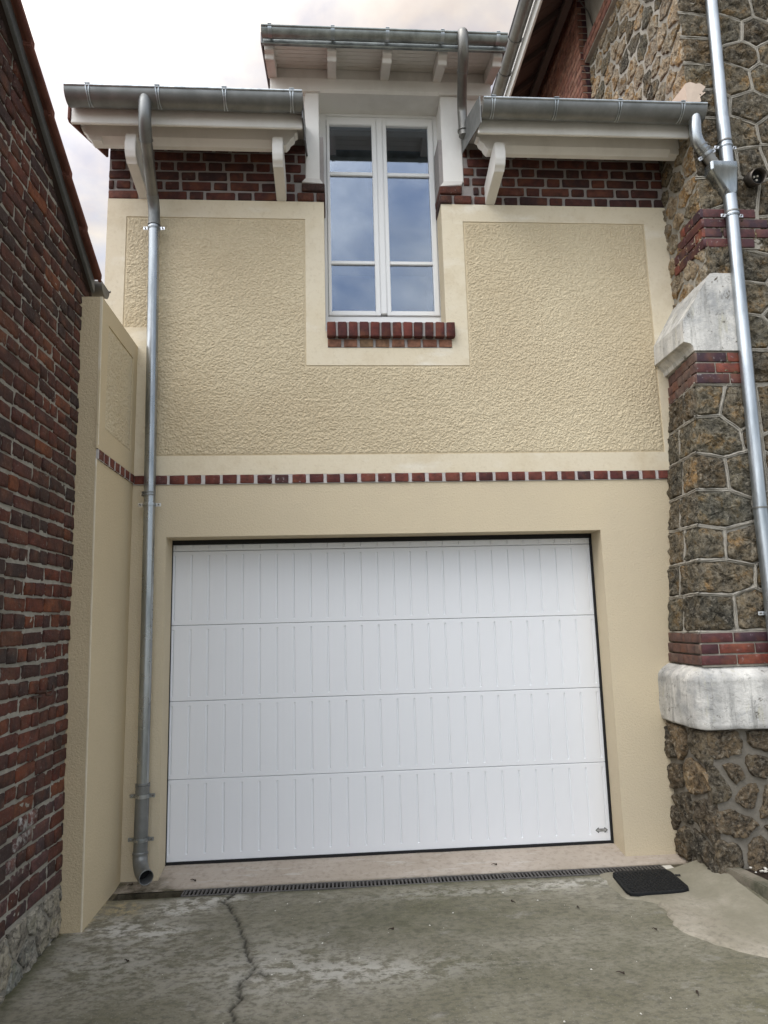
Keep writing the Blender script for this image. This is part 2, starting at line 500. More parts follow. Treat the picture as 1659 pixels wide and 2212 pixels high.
k = NT('weathered_cement', 0.85, spec=0.25)
c = k.mix(k.ramp(k.noise(7, 6, 0.65, k.map(k.pos, (1, 1, 0.16))), [(0.40, 0.0), (0.62, 1.0)]), (0.44, 0.43, 0.405), (0.66, 0.64, 0.595))
c = k.mix(k.ramp(k.noise(3.0, 5, 0.7), [(0.52, 0.0), (0.64, 0.7)]), c, (0.29, 0.295, 0.295))
c = k.mix(k.ramp(k.noise(11, 6, 0.7, k.map(k.pos, (1, 1, 0.2), (3, 3, 3))), [(0.57, 0.0), (0.7, 0.6)]), c, (0.46, 0.43, 0.28))
c = k.mix(k.ramp(k.noise(20, 6, 0.75), [(0.30, 0.75), (0.42, 0.0)]), c, (0.10, 0.09, 0.075))
c = k.mix(k.ramp(k.noise(16, 5, 0.7, k.map(k.pos, (1, 1, 0.09), (1, 5, 2))), [(0.55, 0.0), (0.66, 0.65)]), c, (0.23, 0.225, 0.205))
c = k.mix(k.ramp(k.noise(13, 6, 0.8, None, 0.6), [(0.60, 0.0), (0.64, 0.8)]), c, (0.12, 0.11, 0.09))
k.color(c).bump(k.noise(45, 6, 0.7), 0.7, 0.010)
k.bump(k.noise(9, 4, 0.6), 0.5, 0.025)
M['weathered_cement'] = k.m

k = NT('kerb_green', 0.9, spec=0.2)
c = k.mix(k.ramp(k.noise(5, 6, 0.65), [(0.35, 0.0), (0.6, 1.0)]), (0.070, 0.072, 0.048), (0.20, 0.175, 0.135))
k.color(c).bump(k.noise(40, 5, 0.7), 0.7, 0.01)
M['kerb_green'] = k.m
k = NT('soil', 0.95, spec=0.1)
k.color(k.mix(k.noise(40, 5, 0.7), (0.018, 0.012, 0.009), (0.06, 0.045, 0.035))).bump(k.noise(45, 5, 0.7), 1.0, 0.02)
M['soil'] = k.m
k = NT('channel_mud', 0.45, spec=0.5)
k.color(k.mix(k.ramp(k.noise(7, 5, 0.7), [(0.4, 0.0), (0.65, 1.0)]), (0.035, 0.030, 0.016), (0.13, 0.11, 0.075))).bump(k.noise(40, 4), 0.4, 0.008)
M['channel_mud'] = k.m
k = NT('terracotta', 0.85, spec=0.2)
c = k.mix(k.ramp(k.noise(9, 5, 0.65), [(0.35, 0.0), (0.68, 1.0)]), (0.105, 0.042, 0.032), (0.175, 0.070, 0.048))
k.color(c).bump(k.noise(60, 4), 0.3, 0.004)
M['terracotta'] = k.m
k = NT('ground_far', 0.95)
k.color(k.mix(k.noise(0.5, 6, 0.7), (0.13, 0.125, 0.105), (0.21, 0.20, 0.17)))
M['ground_far'] = k.m

# ------------------------------------------------------------------ geometry helpers


class MB:
    def __init__(s):
        s.v, s.f = [], []

    def add(s, vs, fs):
        o = len(s.v)
        s.v += [tuple(p) for p in vs]
        s.f += [tuple(i + o for i in f) for f in fs]
        return s

    def box(s, x0, x1, y0, y1, z0, z1):
        vs = [(x, y, z) for z in (z0, z1) for y in (y0, y1) for x in (x0, x1)]
        return s.add(vs, [(0, 2, 3, 1), (4, 5, 7, 6), (0, 1, 5, 4), (2, 6, 7, 3), (0, 4, 6, 2), (1, 3, 7, 5)])

    def loft(s, loops, cap=True, closed=True):
        n = len(loops[0])
        vs = [p for L in loops for p in L]
        fs = []
        for i in range(len(loops) - 1):
            for j in range(n if closed else n - 1):
                a, b = i * n + j, i * n + (j + 1) % n
                fs.append((a, b, b + n, a + n))
        if cap and closed:
            fs.append(tuple(range(n - 1, -1, -1)))
            fs.append(tuple((len(loops) - 1) * n + j for j in range(n)))
        return s.add(vs, fs)

    def prism(s, poly, axis, a, b):
        """poly in the two remaining axes (xyz order), extruded along axis from a to b"""
        def P(p, t):
            return {'x': (t, p[0], p[1]), 'y': (p[0], t, p[1]), 'z': (p[0], p[1], t)}[axis]
        return s.loft([[P(p, a) for p in poly], [P(p, b) for p in poly]])

    def tube(s, pts, r, n=16, cap=True):
        pts = [Vector(p) for p in pts]
        rs = r if isinstance(r, (list, tuple)) else [r] * len(pts)
        loops, prev = [], None
        for i, p in enumerate(pts):
            a = pts[max(i - 1, 0)]
            b = pts[min(i + 1, len(pts) - 1)]
            t = (b - a).normalized()
            if prev is None:
                u = t.orthogonal().normalized()
            else:
                u = (prev - t * prev.dot(t)).normalized()
            prev = u
            w = t.cross(u)
            loops.append([p + (u * math.cos(2 * math.pi * j / n) + w * math.sin(2 * math.pi * j / n)) * rs[i] for j in range(n)])
        return s.loft(loops, cap)

    def ring(s, c, axis, r0, r1, h, n=20):
        """flat collar round an axis"""
        c = Vector(c)
        t = Vector(axis).normalized()
        u = t.orthogonal().normalized()
        w = t.cross(u)
        prof = [(r0, -h / 2), (r1, -h / 2), (r1, h / 2), (r0, h / 2)]
        loops = []
        for j in range(n + 1):
            d = u * math.cos(2 * math.pi * j / n) + w * math.sin(2 * math.pi * j / n)
            loops.append([c + d * pr + t * ph for pr, ph in prof])
        return s.loft(loops, cap=False)

    def mesh(s, name):
        m = bpy.data.meshes.new(name)
        m.from_pydata(s.v, [], s.f)
        m.validate()
        bm = bmesh.new()
        bm.from_mesh(m)
        bmesh.ops.recalc_face_normals(bm, faces=bm.faces)
        bm.to_mesh(m)
        bm.free()
        return m

    def obj(s, name, mat, parent=None, smooth=False, bevel=0.0, seg=2):
        m = s.mesh(name)
        if bevel > 0:
            bm = bmesh.new()
            bm.from_mesh(m)
            bmesh.ops.bevel(bm, geom=list(bm.edges), offset=bevel, segments=seg, affect='EDGES', clamp_overlap=True)
            bm.to_mesh(m)
            bm.free()
        return link(name, m, mat, parent, smooth)


def shade(m, smooth, angle=40):
    if not smooth:
        m.polygons.foreach_set('use_smooth', [False] * len(m.polygons))
    if smooth:
        m.polygons.foreach_set('use_smooth', [True] * len(m.polygons))
        if smooth == 'auto':
            m.set_sharp_from_angle(angle=math.radians(angle))


def link(name, m, mat, parent=None, smooth=False):
    if mat and not m.materials:
        m.materials.append(M[mat])
    shade(m, smooth)
    o = bpy.data.objects.new(name, m)
    COL.objects.link(o)
    if parent:
        o.parent = parent
        o.matrix_parent_inverse = Matrix.Identity(4)
        pw = parent.location
        if pw.length > 0:
            m_is_shared = m.users > 1
            if not m_is_shared:
                m.transform(Matrix.Translation(-pw))
    return o


def tag(o, label=None, cat=None, group=None, kind=None):
    if label:
        o['label'] = label
    if cat:
        o['category'] = cat
    if group:
        o['group'] = group
    if kind:
        o['kind'] = kind
    return o


def empty(name, loc, label, cat, group=None):
    o = bpy.data.objects.new(name, None)
    o.empty_display_size = 0.1
    COL.objects.link(o)
    o.location = loc
    return tag(o, label, cat, group)


def place(name, m, parent, loc, rotz=0.0, scale=(1, 1, 1)):
    """a child that shares its mesh; loc is in world coordinates"""
    o = bpy.data.objects.new(name, m)
    COL.objects.link(o)
    o.parent = parent
    o.location = Vector(loc) - parent.location
    o.rotation_euler = (0, 0, rotz)
    o.scale = scale
    return o


# numpy value noise
def _hash(ix, iy, seed):
    h = (ix.astype(np.int64) * 374761393 + iy.astype(np.int64) * 668265263 + seed * 1442695) & 0xFFFFFFFF
    h = ((h ^ (h >> 13)) * 1274126177) & 0xFFFFFFFF
    return ((h ^ (h >> 16)) & 0xFFFF) / 65535.0


def vn(x, y, seed=0):
    ix, iy = np.floor(x), np.floor(y)
    fx, fy = x - ix, y - iy
    fx, fy = fx * fx * (3 - 2 * fx), fy * fy * (3 - 2 * fy)
    a, b = _hash(ix, iy, seed), _hash(ix + 1, iy, seed)
    c_, d = _hash(ix, iy + 1, seed), _hash(ix + 1, iy + 1, seed)
    return (a * (1 - fx) + b * fx) * (1 - fy) + (c_ * (1 - fx) + d * fx) * fy


def fbm(x, y, seed=0, o=4):
    t, a, s = 0, 0.5, 0
    for i in range(o):
        t = t + a * vn(x * 2 ** i, y * 2 ** i, seed + i)
        s += a
        a *= 0.5
    return t / s


def sstep(a, b, x):
    t = np.clip((x - a) / (b - a), 0, 1)
    return t * t * (3 - 2 * t)


def grid_mesh(name, X, Y, Z, attrs=None):
    h, w = X.shape
    m = bpy.data.meshes.new(name)
    co = np.stack([X, Y, Z], -1).reshape(-1, 3).astype(np.float32)
    idx = np.arange(h * w).reshape(h, w)
    q = np.stack([idx[:-1, :-1], idx[:-1, 1:], idx[1:, 1:], idx[1:, :-1]], -1).reshape(-1, 4)
    m.vertices.add(len(co))
    m.vertices.foreach_set('co', co.ravel())
    m.loops.add(q.size)
    m.loops.foreach_set('vertex_index', q.ravel().astype(np.int32))
    m.polygons.add(len(q))
    m.polygons.foreach_set('loop_start', np.arange(0, q.size, 4, dtype=np.int32))
    m.update(calc_edges=True)
    for n, a in (attrs or {}).items():
        at = m.attributes.new(n, 'FLOAT', 'POINT')
        at.data.foreach_set('value', np.ascontiguousarray(a, dtype=np.float32).ravel())
    return m


def plate(mb, xs, zs, solid, y0, y1):
    """front plate with holes, from y0 (front) to y1 (back); solid(i,j) tells which cells are filled"""
    nx, nz = len(xs) - 1, len(zs) - 1
    S = lambda i, j: 0 <= i < nx and 0 <= j < nz and solid(i, j)
    for i in range(nx):
        for j in range(nz):
            if not S(i, j):
                continue
            a, b, c0, d = xs[i], xs[i + 1], zs[j], zs[j + 1]
            mb.add([(a, y0, c0), (b, y0, c0), (b, y0, d), (a, y0, d)], [(0, 1, 2, 3)])
            mb.add([(a, y1, c0), (b, y1, c0), (b, y1, d), (a, y1, d)], [(3, 2, 1, 0)])
            for (di, dj, p, q) in ((-1, 0, (a, c0), (a, d)), (1, 0, (b, d), (b, c0)), (0, -1, (b, c0), (a, c0)), (0, 1, (a, d), (b, d))):
                if not S(i + di, j + dj):
                    mb.add([(p[0], y0, p[1]), (q[0], y0, q[1]), (q[0], y1, q[1]), (p[0], y1, p[1])], [(0, 1, 2, 3)])
    return mb


def raw_obj(mb, name, mat, parent=None):
    """plates keep their own winding"""
    m = bpy.data.meshes.new(name)
    m.from_pydata(mb.v, [], mb.f)
    bm = bmesh.new()
    bm.from_mesh(m)
    bmesh.ops.remove_doubles(bm, verts=bm.verts, dist=1e-5)
    bmesh.ops.recalc_face_normals(bm, faces=bm.faces)
    bm.to_mesh(m)
    bm.free()
    return link(name, m, mat, parent)


def rough_box(name, w, d, h, seed, r=0.006, jit=0.002, mat=None, smooth=True):
    """a worn brick, front face at local y = -d/2"""
    rnd = random.Random(seed)
    bm = bmesh.new()
    bmesh.ops.create_cube(bm, size=2.0)
    bmesh.ops.subdivide_edges(bm, edges=bm.edges, cuts=2, use_grid_fill=True)
    hs = (w / 2, d / 2, h / 2)
    jc = {}
    for v in bm.verts:
        for i in range(3):
            t = v.co[i]
            v.co[i] = math.copysign(hs[i], t) if abs(t) > 0.9 else math.copysign(max(hs[i] - r * 1.3, hs[i] * 0.4), t)
        ons = [abs(abs(v.co[i]) - hs[i]) < 1e-6 for i in range(3)]
        if sum(ons) >= 2:
            for i in range(3):
                if ons[i]:
                    v.co[i] -= math.copysign(r * (0.32 if sum(ons) == 2 else 0.45), v.co[i])
        v.co += Vector((rnd.uniform(-1, 1) * jit, rnd.uniform(-1, 1) * jit * 0.7, rnd.uniform(-1, 1) * jit))
    m = bpy.data.meshes.new(name)
    bm.to_mesh(m)
    bm.free()
    if mat:
        m.materials.append(M[mat])
    shade(m, smooth)
    return m


class BrickKit:
    """a few worn variants of one brick size in one material"""
    def __init__(s, w, d, h, mat, n=5, r=0.006, jit=0.002):
        s.w, s.h = w, h
        s.ms = [rough_box('brick', w, d, h, random.random() * 1e6 + i, r, jit, mat) for i in range(n)]

    def put(s, parent, loc, rotz=0.0, w=None, h=None, tilt=True):
        o = place('brick', random.choice(s.ms), parent, loc, rotz, ((w or s.w) / s.w, 1, (h or s.h) / s.h))
        if tilt:
            o.rotation_euler = (random.gauss(0, 0.006), random.gauss(0, 0.008), rotz + random.gauss(0, 0.006))
        return o


def clip_poly(poly, nx, ny, c0):
    """keep the side nx*x+ny*y <= c0"""
    out = []
    for i in range(len(poly)):
        p, q = poly[i], poly[(i + 1) % len(poly)]
        dp, dq = nx * p[0] + ny * p[1] - c0, nx * q[0] + ny * q[1] - c0
        if dp <= 0:
            out.append(p)
        if dp * dq < 0:
            t = dp / (dp - dq)
            out.append((p[0] + (q[0] - p[0]) * t, p[1] + (q[1] - p[1]) * t))
    return out


def cells(seeds, bounds, asp=1.0):
    """bounded cells round each seed; bounds are half planes (nx,ny,c)"""
    res = []
    for i, s0 in enumerate(seeds):
        poly = [(-50, -50), (50, -50), (50, 50), (-50, 50)]
        for b in bounds:
            poly = clip_poly(poly, *b)
        for j, s1 in enumerate(seeds):
            if i == j or abs(s1[0] - s0[0]) + abs(s1[1] - s0[1]) > 1.6:
                continue
            dx, dy = s1[0] - s0[0], (s1[1] - s0[1]) * asp
            mx, my = (s0[0] + s1[0]) / 2, (s0[1] + s1[1]) / 2
            poly = clip_poly(poly, dx, dy, dx * mx + dy * my)
            if len(poly) < 3:
                break
        if len(poly) >= 3:
            res.append((s0, poly))
    return res


def inset(poly, g):
    """shrink a convex polygon by g through its own half planes"""
    n = len(poly)
    area = sum(poly[i][0] * poly[(i + 1) % n][1] - poly[(i + 1) % n][0] * poly[i][1] for i in range(n))
    if area < 0:
        poly = poly[::-1]
    out = list(poly)
    for i in range(n):
        p, q = poly[i], poly[(i + 1) % n]
        dx, dy = q[0] - p[0], q[1] - p[1]
        L = math.hypot(dx, dy)
        if L < 1e-6:
            continue
        nx, ny = dy / L, -dx / L
        out = clip_poly(out, nx, ny, nx * p[0] + ny * p[1] - g)
        if len(out) < 3:
            return []
    return out


def rounded(poly, rad, step):
    """round the corners a little and resample"""
    n = len(poly)
    pts = []
    for i in range(n):
        a, p, b = Vector(poly[i - 1]), Vector(poly[i]), Vector(poly[(i + 1) % n])
        la, lb = (a - p).length, (b - p).length
        k0 = min(rad, la * 0.45)
        k1 = min(rad, lb * 0.45)
        if la < 1e-6 or lb < 1e-6:
            continue
        p0, p1 = p + (a - p) / la * k0, p + (b - p) / lb * k1
        for t in (0, 0.5, 1):
            pts.append(p0 * (1 - t) ** 2 + p * 2 * t * (1 - t) + p1 * t * t)
    out = []
    for i in range(len(pts)):
        a, b = pts[i], pts[(i + 1) % len(pts)]
        m = max(1, int((b - a).length / step))
        for j in range(m):
            out.append(a + (b - a) * j / m)
    return out


def stone_mesh(poly, fn, depth, seed, rough=0.008, step=0.022, edge_jit=0.004, rad=0.03):
    """rough stone face over a polygon; fn(u, v, h) gives the point h in front of the wall"""
    rnd = random.Random(seed)
    loop = rounded(poly, rad, step)
    if len(loop) < 6:
        return None
    cx = sum(p.x for p in loop) / len(loop)
    cyy = sum(p.y for p in loop) / len(loop)
    cen = Vector((cx, cyy))
    loop = [p + (p - cen).normalized() * rnd.uniform(-edge_jit, edge_jit) for p in loop]
    n = len(loop)
    mb = MB()
    rings = [(1.0, -0.03), (1.0, depth * 0.35), (0.94, depth * 0.85), (0.82, depth), (0.69, depth), (0.55, depth), (0.41, depth), (0.26, depth), (0.12, depth)]
    ox, oy = rnd.uniform(0, 90), rnd.uniform(0, 90)
    L = []
    for k0, (f, h) in enumerate(rings):
        row = []
        for p in loop:
            q = cen + (p - cen) * f
            hh = h
            if k0 >= 2:
                hh += (float(fbm(np.array([q.x * 26 + ox]), np.array([q.y * 26 + oy]), 3, 3)[0]) - 0.5) * rough * 3.0
                hh += rnd.uniform(-rough, rough) * 0.35
            row.append(fn(q.x, q.y, hh))
        L.append(row)
    mb.loft(L, cap=False)
    o = len(mb.v)
    mb.v.append(tuple(fn(cen.x, cen.y, depth)))
    b = (len(rings) - 1) * n
    for j in range(n):
        mb.f.append((b + j, b + (j + 1) % n, o))
    return mb


def stone_field(parent, seeds, bounds, fn, gap, depth, mat, rough=0.008, asp=1.0, pointing=None, min_area=0.0012, edge_jit=0.004, rad=0.03, skip=()):
    edges = {}
    for s0, poly in (cells(seeds, bounds, asp) if bounds is not None else [(None, q) for q in seeds]):
        ip = inset(poly, gap / 2)
        if len(ip) < 3:
            continue
        a = abs(sum(ip[i][0] * ip[(i + 1) % len(ip)][1] - ip[(i + 1) % len(ip)][0] * ip[i][1] for i in range(len(ip)))) / 2
        if a < min_area:
            continue
        mb = stone_mesh(ip, fn, depth * random.uniform(0.75, 1.25), random.random(), rough, edge_jit=edge_jit, rad=rad)
        if mb is None:
            continue
        mt = mat if isinstance(mat, str) else random.choice(mat)
        o = mb.obj('stone', mt, parent, smooth='auto')
        if pointing:
            for i in range(len(poly)):
                p, q = poly[i], poly[(i + 1) % len(poly)]
                key = tuple(sorted([(round(p[0], 3), round(p[1], 3)), (round(q[0], 3), round(q[1], 3))]))
                onb = any(abs(b0[0] * p[0] + b0[1] * p[1] - b0[2]) < 1e-4 and abs(b0[0] * q[0] + b0[1] * q[1] - b0[2]) < 1e-4 for b0 in (bounds or skip))
                if math.hypot(p[0] - q[0], p[1] - q[1]) > 0.02 and not onb:
                    edges[key] = (p, q)
    if pointing:
        mb = MB()
        for p, q in edges.values():
            d = Vector((q[0] - p[0], q[1] - p[1]))
            d.normalize()
            nrm = Vector((-d.y, d.x))
            P0, P1 = Vector(p) - d * 0.006, Vector(q) + d * 0.006
            w = gap * 0.46
            prof = [(-w, -0.004), (-w * 0.8, depth * 0.75), (-w * 0.18, depth * 0.95), (0, depth * 0.55), (w * 0.18, depth * 0.95), (w * 0.8, depth * 0.75), (w, -0.004)]
            nseg = max(2, int((P1 - P0).length / 0.05))
            loops = []
            for t in range(nseg + 1):
                c0 = P0 + (P1 - P0) * t / nseg + nrm * random.uniform(-0.0032, 0.0032)
                loops.append([fn(c0.x + nrm.x * a, c0.y + nrm.y * a, h * random.uniform(0.55, 1.05) + random.uniform(-0.001, 0.001)) for a, h in prof])
            mb.loft(loops, cap=False, closed=False)
        o = mb.obj('pointing', pointing, parent, smooth='auto')
        o['kind'] = 'stuff'


# ================================================================== GROUND
def gz(x, y):
    x, y = np.asarray(x, float), np.asarray(y, float)
    z = 0.06 + 0.02 * np.minimum(0, y + 0.25)
    z = z + 0.050 * sstep(1.62, 1.90, x) * sstep(-1.25, -0.45, y)
    return z


tag(MB().box(-150, 150, -150, 150, -0.5, -0.30).obj('ground', 'ground_far'), kind='structure')

CRACK = [(-1.015, -0.262), (-1.03, -0.36), (-1.0, -0.43), (-0.965, -0.52), (-0.945, -0.60), (-0.905, -0.72), (-0.875, -0.83), (-0.835, -0.95), (-0.80, -1.07), (-0.775, -1.16),
         (-0.80, -1.25), (-0.825, -1.33), (-0.812, -1.42), (-0.83, -1.50), (-0.80, -1.60), (-0.82, -1.75), (-0.78, -2.0), (-0.80, -2.4)]
FORK = [(-0.775, -1.16), (-0.735, -1.215), (-0.70, -1.24)]


def poly_dist(X, Y, pts):
    D = np.full(X.shape, 9.0)
    for (ax, ay), (bx, by) in zip(pts[:-1], pts[1:]):
        dx, dy = bx - ax, by - ay
        t = np.clip(((X - ax) * dx + (Y - ay) * dy) / (dx * dx + dy * dy), 0, 1)
        D = np.minimum(D, np.hypot(X - ax - t * dx, Y - ay - t * dy))
    return D


xs = np.concatenate([np.arange(-2.0, 2.3, 0.0125), np.linspace(2.3, 3.6, 20)])
ys = np.concatenate([np.linspace(-7.0, -2.3, 30)[:-1], np.arange(-2.3, -0.2619, 0.0125), [-0.262]])
X, Y = np.meshgrid(xs, ys)
wx = (fbm(X * 14, Y * 14, 5, 3) - 0.5) * 0.055
wy = (fbm(X * 14 + 50, Y * 14, 6, 3) - 0.5) * 0.03
D = np.minimum(poly_dist(X + wx, Y + wy, CRACK), poly_dist(X + wx, Y + wy, FORK) + 0.002)
crack_core = 1 - sstep(0.0015, 0.0095, D)
crack_halo = (1 - sstep(0.0, 0.05, D)) * 0.30 * (0.4 + fbm(X * 9, Y * 9, 8))
Z = gz(X, Y) + (fbm(X * 2.2, Y * 2.2, 1) - 0.5) * 0.012 - crack_core * 0.014
blob = lambda x, y, rx, ry: np.exp(-(((X - x) / rx) ** 2 + ((Y - y) / ry) ** 2))
pale = np.clip(1.5 * blob(-1.26, -0.42, 0.16, 0.09) + 1.1 * blob(-1.10, -0.31, 0.2, 0.05) + 0.8 * blob(-1.62, -0.62, 0.25, 0.12) + 0.9 * blob(-1.35, -0.72, 0.2, 0.08)
               + 0.45 * blob(-0.7, -1.15, 0.4, 0.3) + 0.5 * blob(-1.5, -1.0, 0.3, 0.3) + 0.6 * blob(-0.2, -1.25, 0.5, 0.12) + 0.7 * blob(1.05, -0.36, 0.3, 0.06) + 0.45 * blob(0.4, -0.42, 0.6, 0.07), 0, 1)
moss = np.clip(0.9 * (1 - sstep(0.0, 0.10, X + 1.84)) + 0.8 * (1 - sstep(0, 0.05, -0.262 - Y)) + 0.5 * blob(-0.1, -0.75, 0.6, 0.25) + 0.4 * blob(0.9, -1.2, 0.8, 0.4) + 0.5 * blob(1.9, -0.8, 0.12, 0.6), 0, 1)
sand = np.clip(1.2 * blob(-1.60, -0.40, 0.10, 0.10) + 0.9 * (1 - sstep(0, 0.045, X + 1.74)) * sstep(-0.75, -0.6, Y), 0, 1)
m = grid_mesh('driveway', X, Y, Z, {'crack': np.clip(crack_core + crack_halo, 0, 1), 'pale': pale * 0.75, 'moss': moss, 'sand': sand})
o = link('driveway', m, 'concrete', smooth=True)
tag(o, kind='structure')

# threshold slab between drain and door
xs = np.arange(-1.735, 1.95, 0.02)
ys = np.arange(-0.15, 0.251, 0.0125)
X, Y = np.meshgrid(xs, ys)
Z = 0.058 + 0.042 * sstep(-0.15, 0.22, Y) + (fbm(X * 3, Y * 3, 9) - 0.5) * 0.005
moss = np.clip((1 - sstep(-0.15, -0.105, Y)) * 0.8 + 1.0 * (1 - sstep(-1.48, -1.28, X + (Y + 0.15) * 0.6)) + 0.0 * X, 0, 1)
tag(link('threshold_slab', grid_mesh('threshold_slab', X, Y, Z, {'moss': moss}), 'concrete_pink', smooth=True), kind='structure')

# cement repair strip along the right
edge_l = [(1.215, -0.275), (1.225, -0.64), (1.31, -0.66), (1.36, -0.73), (1.345, -0.86), (1.345, -0.98), (1.37, -1.08), (1.41, -1.18), (1.50, -1.28), (1.62, -1.38), (1.80, -1.52), (2.05, -1.75)]
edge_r = [(1.93, -0.275), (1.92, -0.42), (1.91, -0.55), (1.90, -0.64), (1.90, -0.72), (1.905, -0.82), (1.91, -0.92), (1.92, -1.02), (1.95, -1.14), (2.0, -1.26), (2.1, -1.4), (2.3, -1.6)]
rows = []
for (a, b) in zip(edge_l, edge_r):
    rows.append((a, b))
# resample rows
R = []
for i in range(len(rows) - 1):
    for t in np.linspace(0, 1, 8, endpoint=False):
        R.append(tuple(np.array(rows[i][s]) * (1 - t) + np.array(rows[i + 1][s]) * t for s in (0, 1)))
R.append(tuple(np.array(p) for p in rows[-1]))
T = np.linspace(0, 1, 50)
A = np.array([r[0] for r in R])[:, None, :]
B = np.array([r[1] for r in R])[:, None, :]
G = A * (1 - T[None, :, None]) + B * T[None, :, None]
X, Y = G[..., 0].copy(), G[..., 1].copy()
side = (1 - sstep(0, 0.12, T))[None, :]
X += side * (fbm(Y * 12, Y * 0 + 3, 4, 4) - 0.5) * 0.09
Z = gz(X, Y) + 0.004 + 0.009 * sstep(0, 0.08, T)[None, :] + (fbm(X * 5, Y * 5, 12) - 0.5) * 0.014
Z[:, 0] -= 0.02
TT = np.broadcast_to(T[None, :], X.shape)
old = sstep(0.30, 0.62, TT + (fbm(X * 4, Y * 4, 61, 4) - 0.5) * 0.7)
old = np.clip(old + sstep(-0.80, -0.62, Y + (fbm(X * 9, Y * 9, 63, 3) - 0.5) * 0.12) * 0.95, 0, 1)
tag(link('cement_patch', grid_mesh('cement_patch', X, Y, Z, {'old': old}), 'cement_new', smooth=True), kind='structure')

# drain channel under the grates
ch = MB()
ch.box(-1.32, 1.95, -0.262, -0.15, -0.16, -0.12)
ch.box(-1.735, -1.32, -0.262, -0.15, -0.16, -0.02)
ch.box(-1.735, 1.95, -0.275, -0.2625, -0.16, 0.052)
ch.box(-1.735, 1.95, -0.1495, -0.137, -0.16, 0.052)
ch.box(1.664, 1.95, -0.262, -0.15, -0.03, 0.056)
ch.box(-1.735, -1.700, -0.262, -0.15, -0.03, 0.058)
tag(ch.obj('drain_channel', 'channel_mud'), kind='structure')

# ================================================================== GARAGE BUILDING
garage = empty('garage_building', (0, 0, 0), "two storey cream rendered annexe with white garage door and a tall dormer window", "building")
ZB = 4.712          # underside of the brick frieze
xs = [-1.97, -1.5, -0.412, 0.463, 1.5, 2.35]
zs = [-0.1, 2.231, 3.70, ZB]
raw_obj(plate(MB(), xs, zs, lambda i, j: not ((j == 0 and 1 <= i <= 3) or (j == 2 and i == 2)), 0.0, 0.2), 'wall', 'render_fine', garage)
xs = [-1.97, -0.41, 0.461, 2.35]
zs = [ZB, 4.865, 5.25]
raw_obj(plate(MB(), xs, zs, lambda i, j: i != 1, 0.001, 0.2), 'frieze_mortar', 'mortar_grey', garage)
# smooth bands
mb = MB()
bx = [-1.97, -1.835, -1.61, -0.551, -0.412, 0.463, 0.621, 2.018, 2.35]
bz = [2.655, 2.79, 3.444, 3.70, 3.725, 4.573, ZB]


def band(i, j):
    if j == 0 or j == 5:
        return not (j == 5 and i == 4)
    if i in (3, 4, 5):
        return j >= 2 and not (i == 4 and j >= 3)
    if i == 7 or i == 0:
        return True
    if i == 1:
        return j <= 3
    return False


plate(mb, bx, bz, band, -0.007, -0.0005)
raw_obj(mb, 'smooth_band', 'render_smooth', garage)


# rough-cast panel with real relief
def rough_patch(u0, u1, v0, v1, step=0.0036):
    us = np.arange(u0, u1, step)
    us = np.append(us, u1)
    vs = np.append(np.arange(v0, v1, step), v1)
    return np.meshgrid(us, vs)


def rough_h(U, V, edge):
    n1 = 0.40 * vn(U / 0.0105, V / 0.0088, 31) + 0.35 * vn(U / 0.0058, V / 0.0052, 32) + 0.25 * _hash(np.round(U / 0.0036), np.round(V / 0.0036), 35)
    h = 0.0066 * sstep(0.22, 0.78, n1) + 0.002 * fbm(U * 30, V * 30, 33, 2)
    return h * edge


def panel(name, rects, region_edge, place_fn, parent):
    ms = []
    for (u0, u1, v0, v1) in rects:
        U, V = rough_patch(u0, u1, v0, v1)
        h = rough_h(U, V, region_edge(U, V))
        ms.append(grid_mesh(name, *place_fn(U, V, h)))
    bm = bmesh.new()
    for q in ms:
        bm.from_mesh(q)
    bmesh.ops.remove_doubles(bm, verts=bm.verts, dist=1e-5)
    out = bpy.data.meshes.new(name)
    bm.to_mesh(out)
    bm.free()
    for q in ms:
        bpy.data.meshes.remove(q)
    return link(name, out, 'render_rough', parent, smooth=True)


def front_edge(U, V):
    d = np.minimum.reduce([U + 1.835, 2.018 - U, V - 2.79, 4.573 - V])
    # the smooth surround of the window bites out of the panel
    dx = np.maximum(-0.551 - U, U - 0.621)
    dz = 3.444 - V
    d = np.minimum(d, np.maximum(dx, dz))
    return sstep(0.004, 0.018, d)


panel('rough_panel', [(-1.61, 2.018, 2.79, 3.444), (0.621, 2.018, 3.444, 4.573), (-1.61, -0.551, 3.444, 4.573), (-1.835, -1.61, 3.725, 4.573)],
      front_edge, lambda U, V, h: (U, -0.0012 - h, V), garage)

# upper side walls, back wall, room behind the window
bk = MB()
bk.box(-1.97, -1.77, 0.2, 4.0, -0.1, 5.1)
bk.box(-1.97, 2.18, 3.8, 4.0, -0.1, 6.4)
raw_obj(bk, 'side_wall', 'render_fine', garage)
rm = MB()
rm.box(-0.73, 0.81, 0.28, 3.0, 3.50, 3.56)
rm.box(-0.73, 0.81, 0.28, 3.0, 5.70, 5.745)
rm.box(-0.735, -0.70, 0.28, 3.0, 3.56, 5.70)
rm.box(0.775, 0.81, 0.28, 3.0, 3.56, 5.70)
rm.box(-0.70, 0.775, 2.96, 3.0, 3.56, 5.70)
rm.box(-0.70, -0.44, 0.278, 0.31, 3.56, 5.70)
rm.box(0.51, 0.775, 0.278, 0.31, 3.56, 5.70)
rm.obj('room_lining', 'room_dark', garage)

# brick frieze, Flemish bond
st_kit = BrickKit(0.208, 0.05, 0.060, 'brick_new', 6, 0.006, 0.0022)
hd_kit = BrickKit(0.095, 0.05, 0.060, 'brick_new', 5, 0.006, 0.0022)


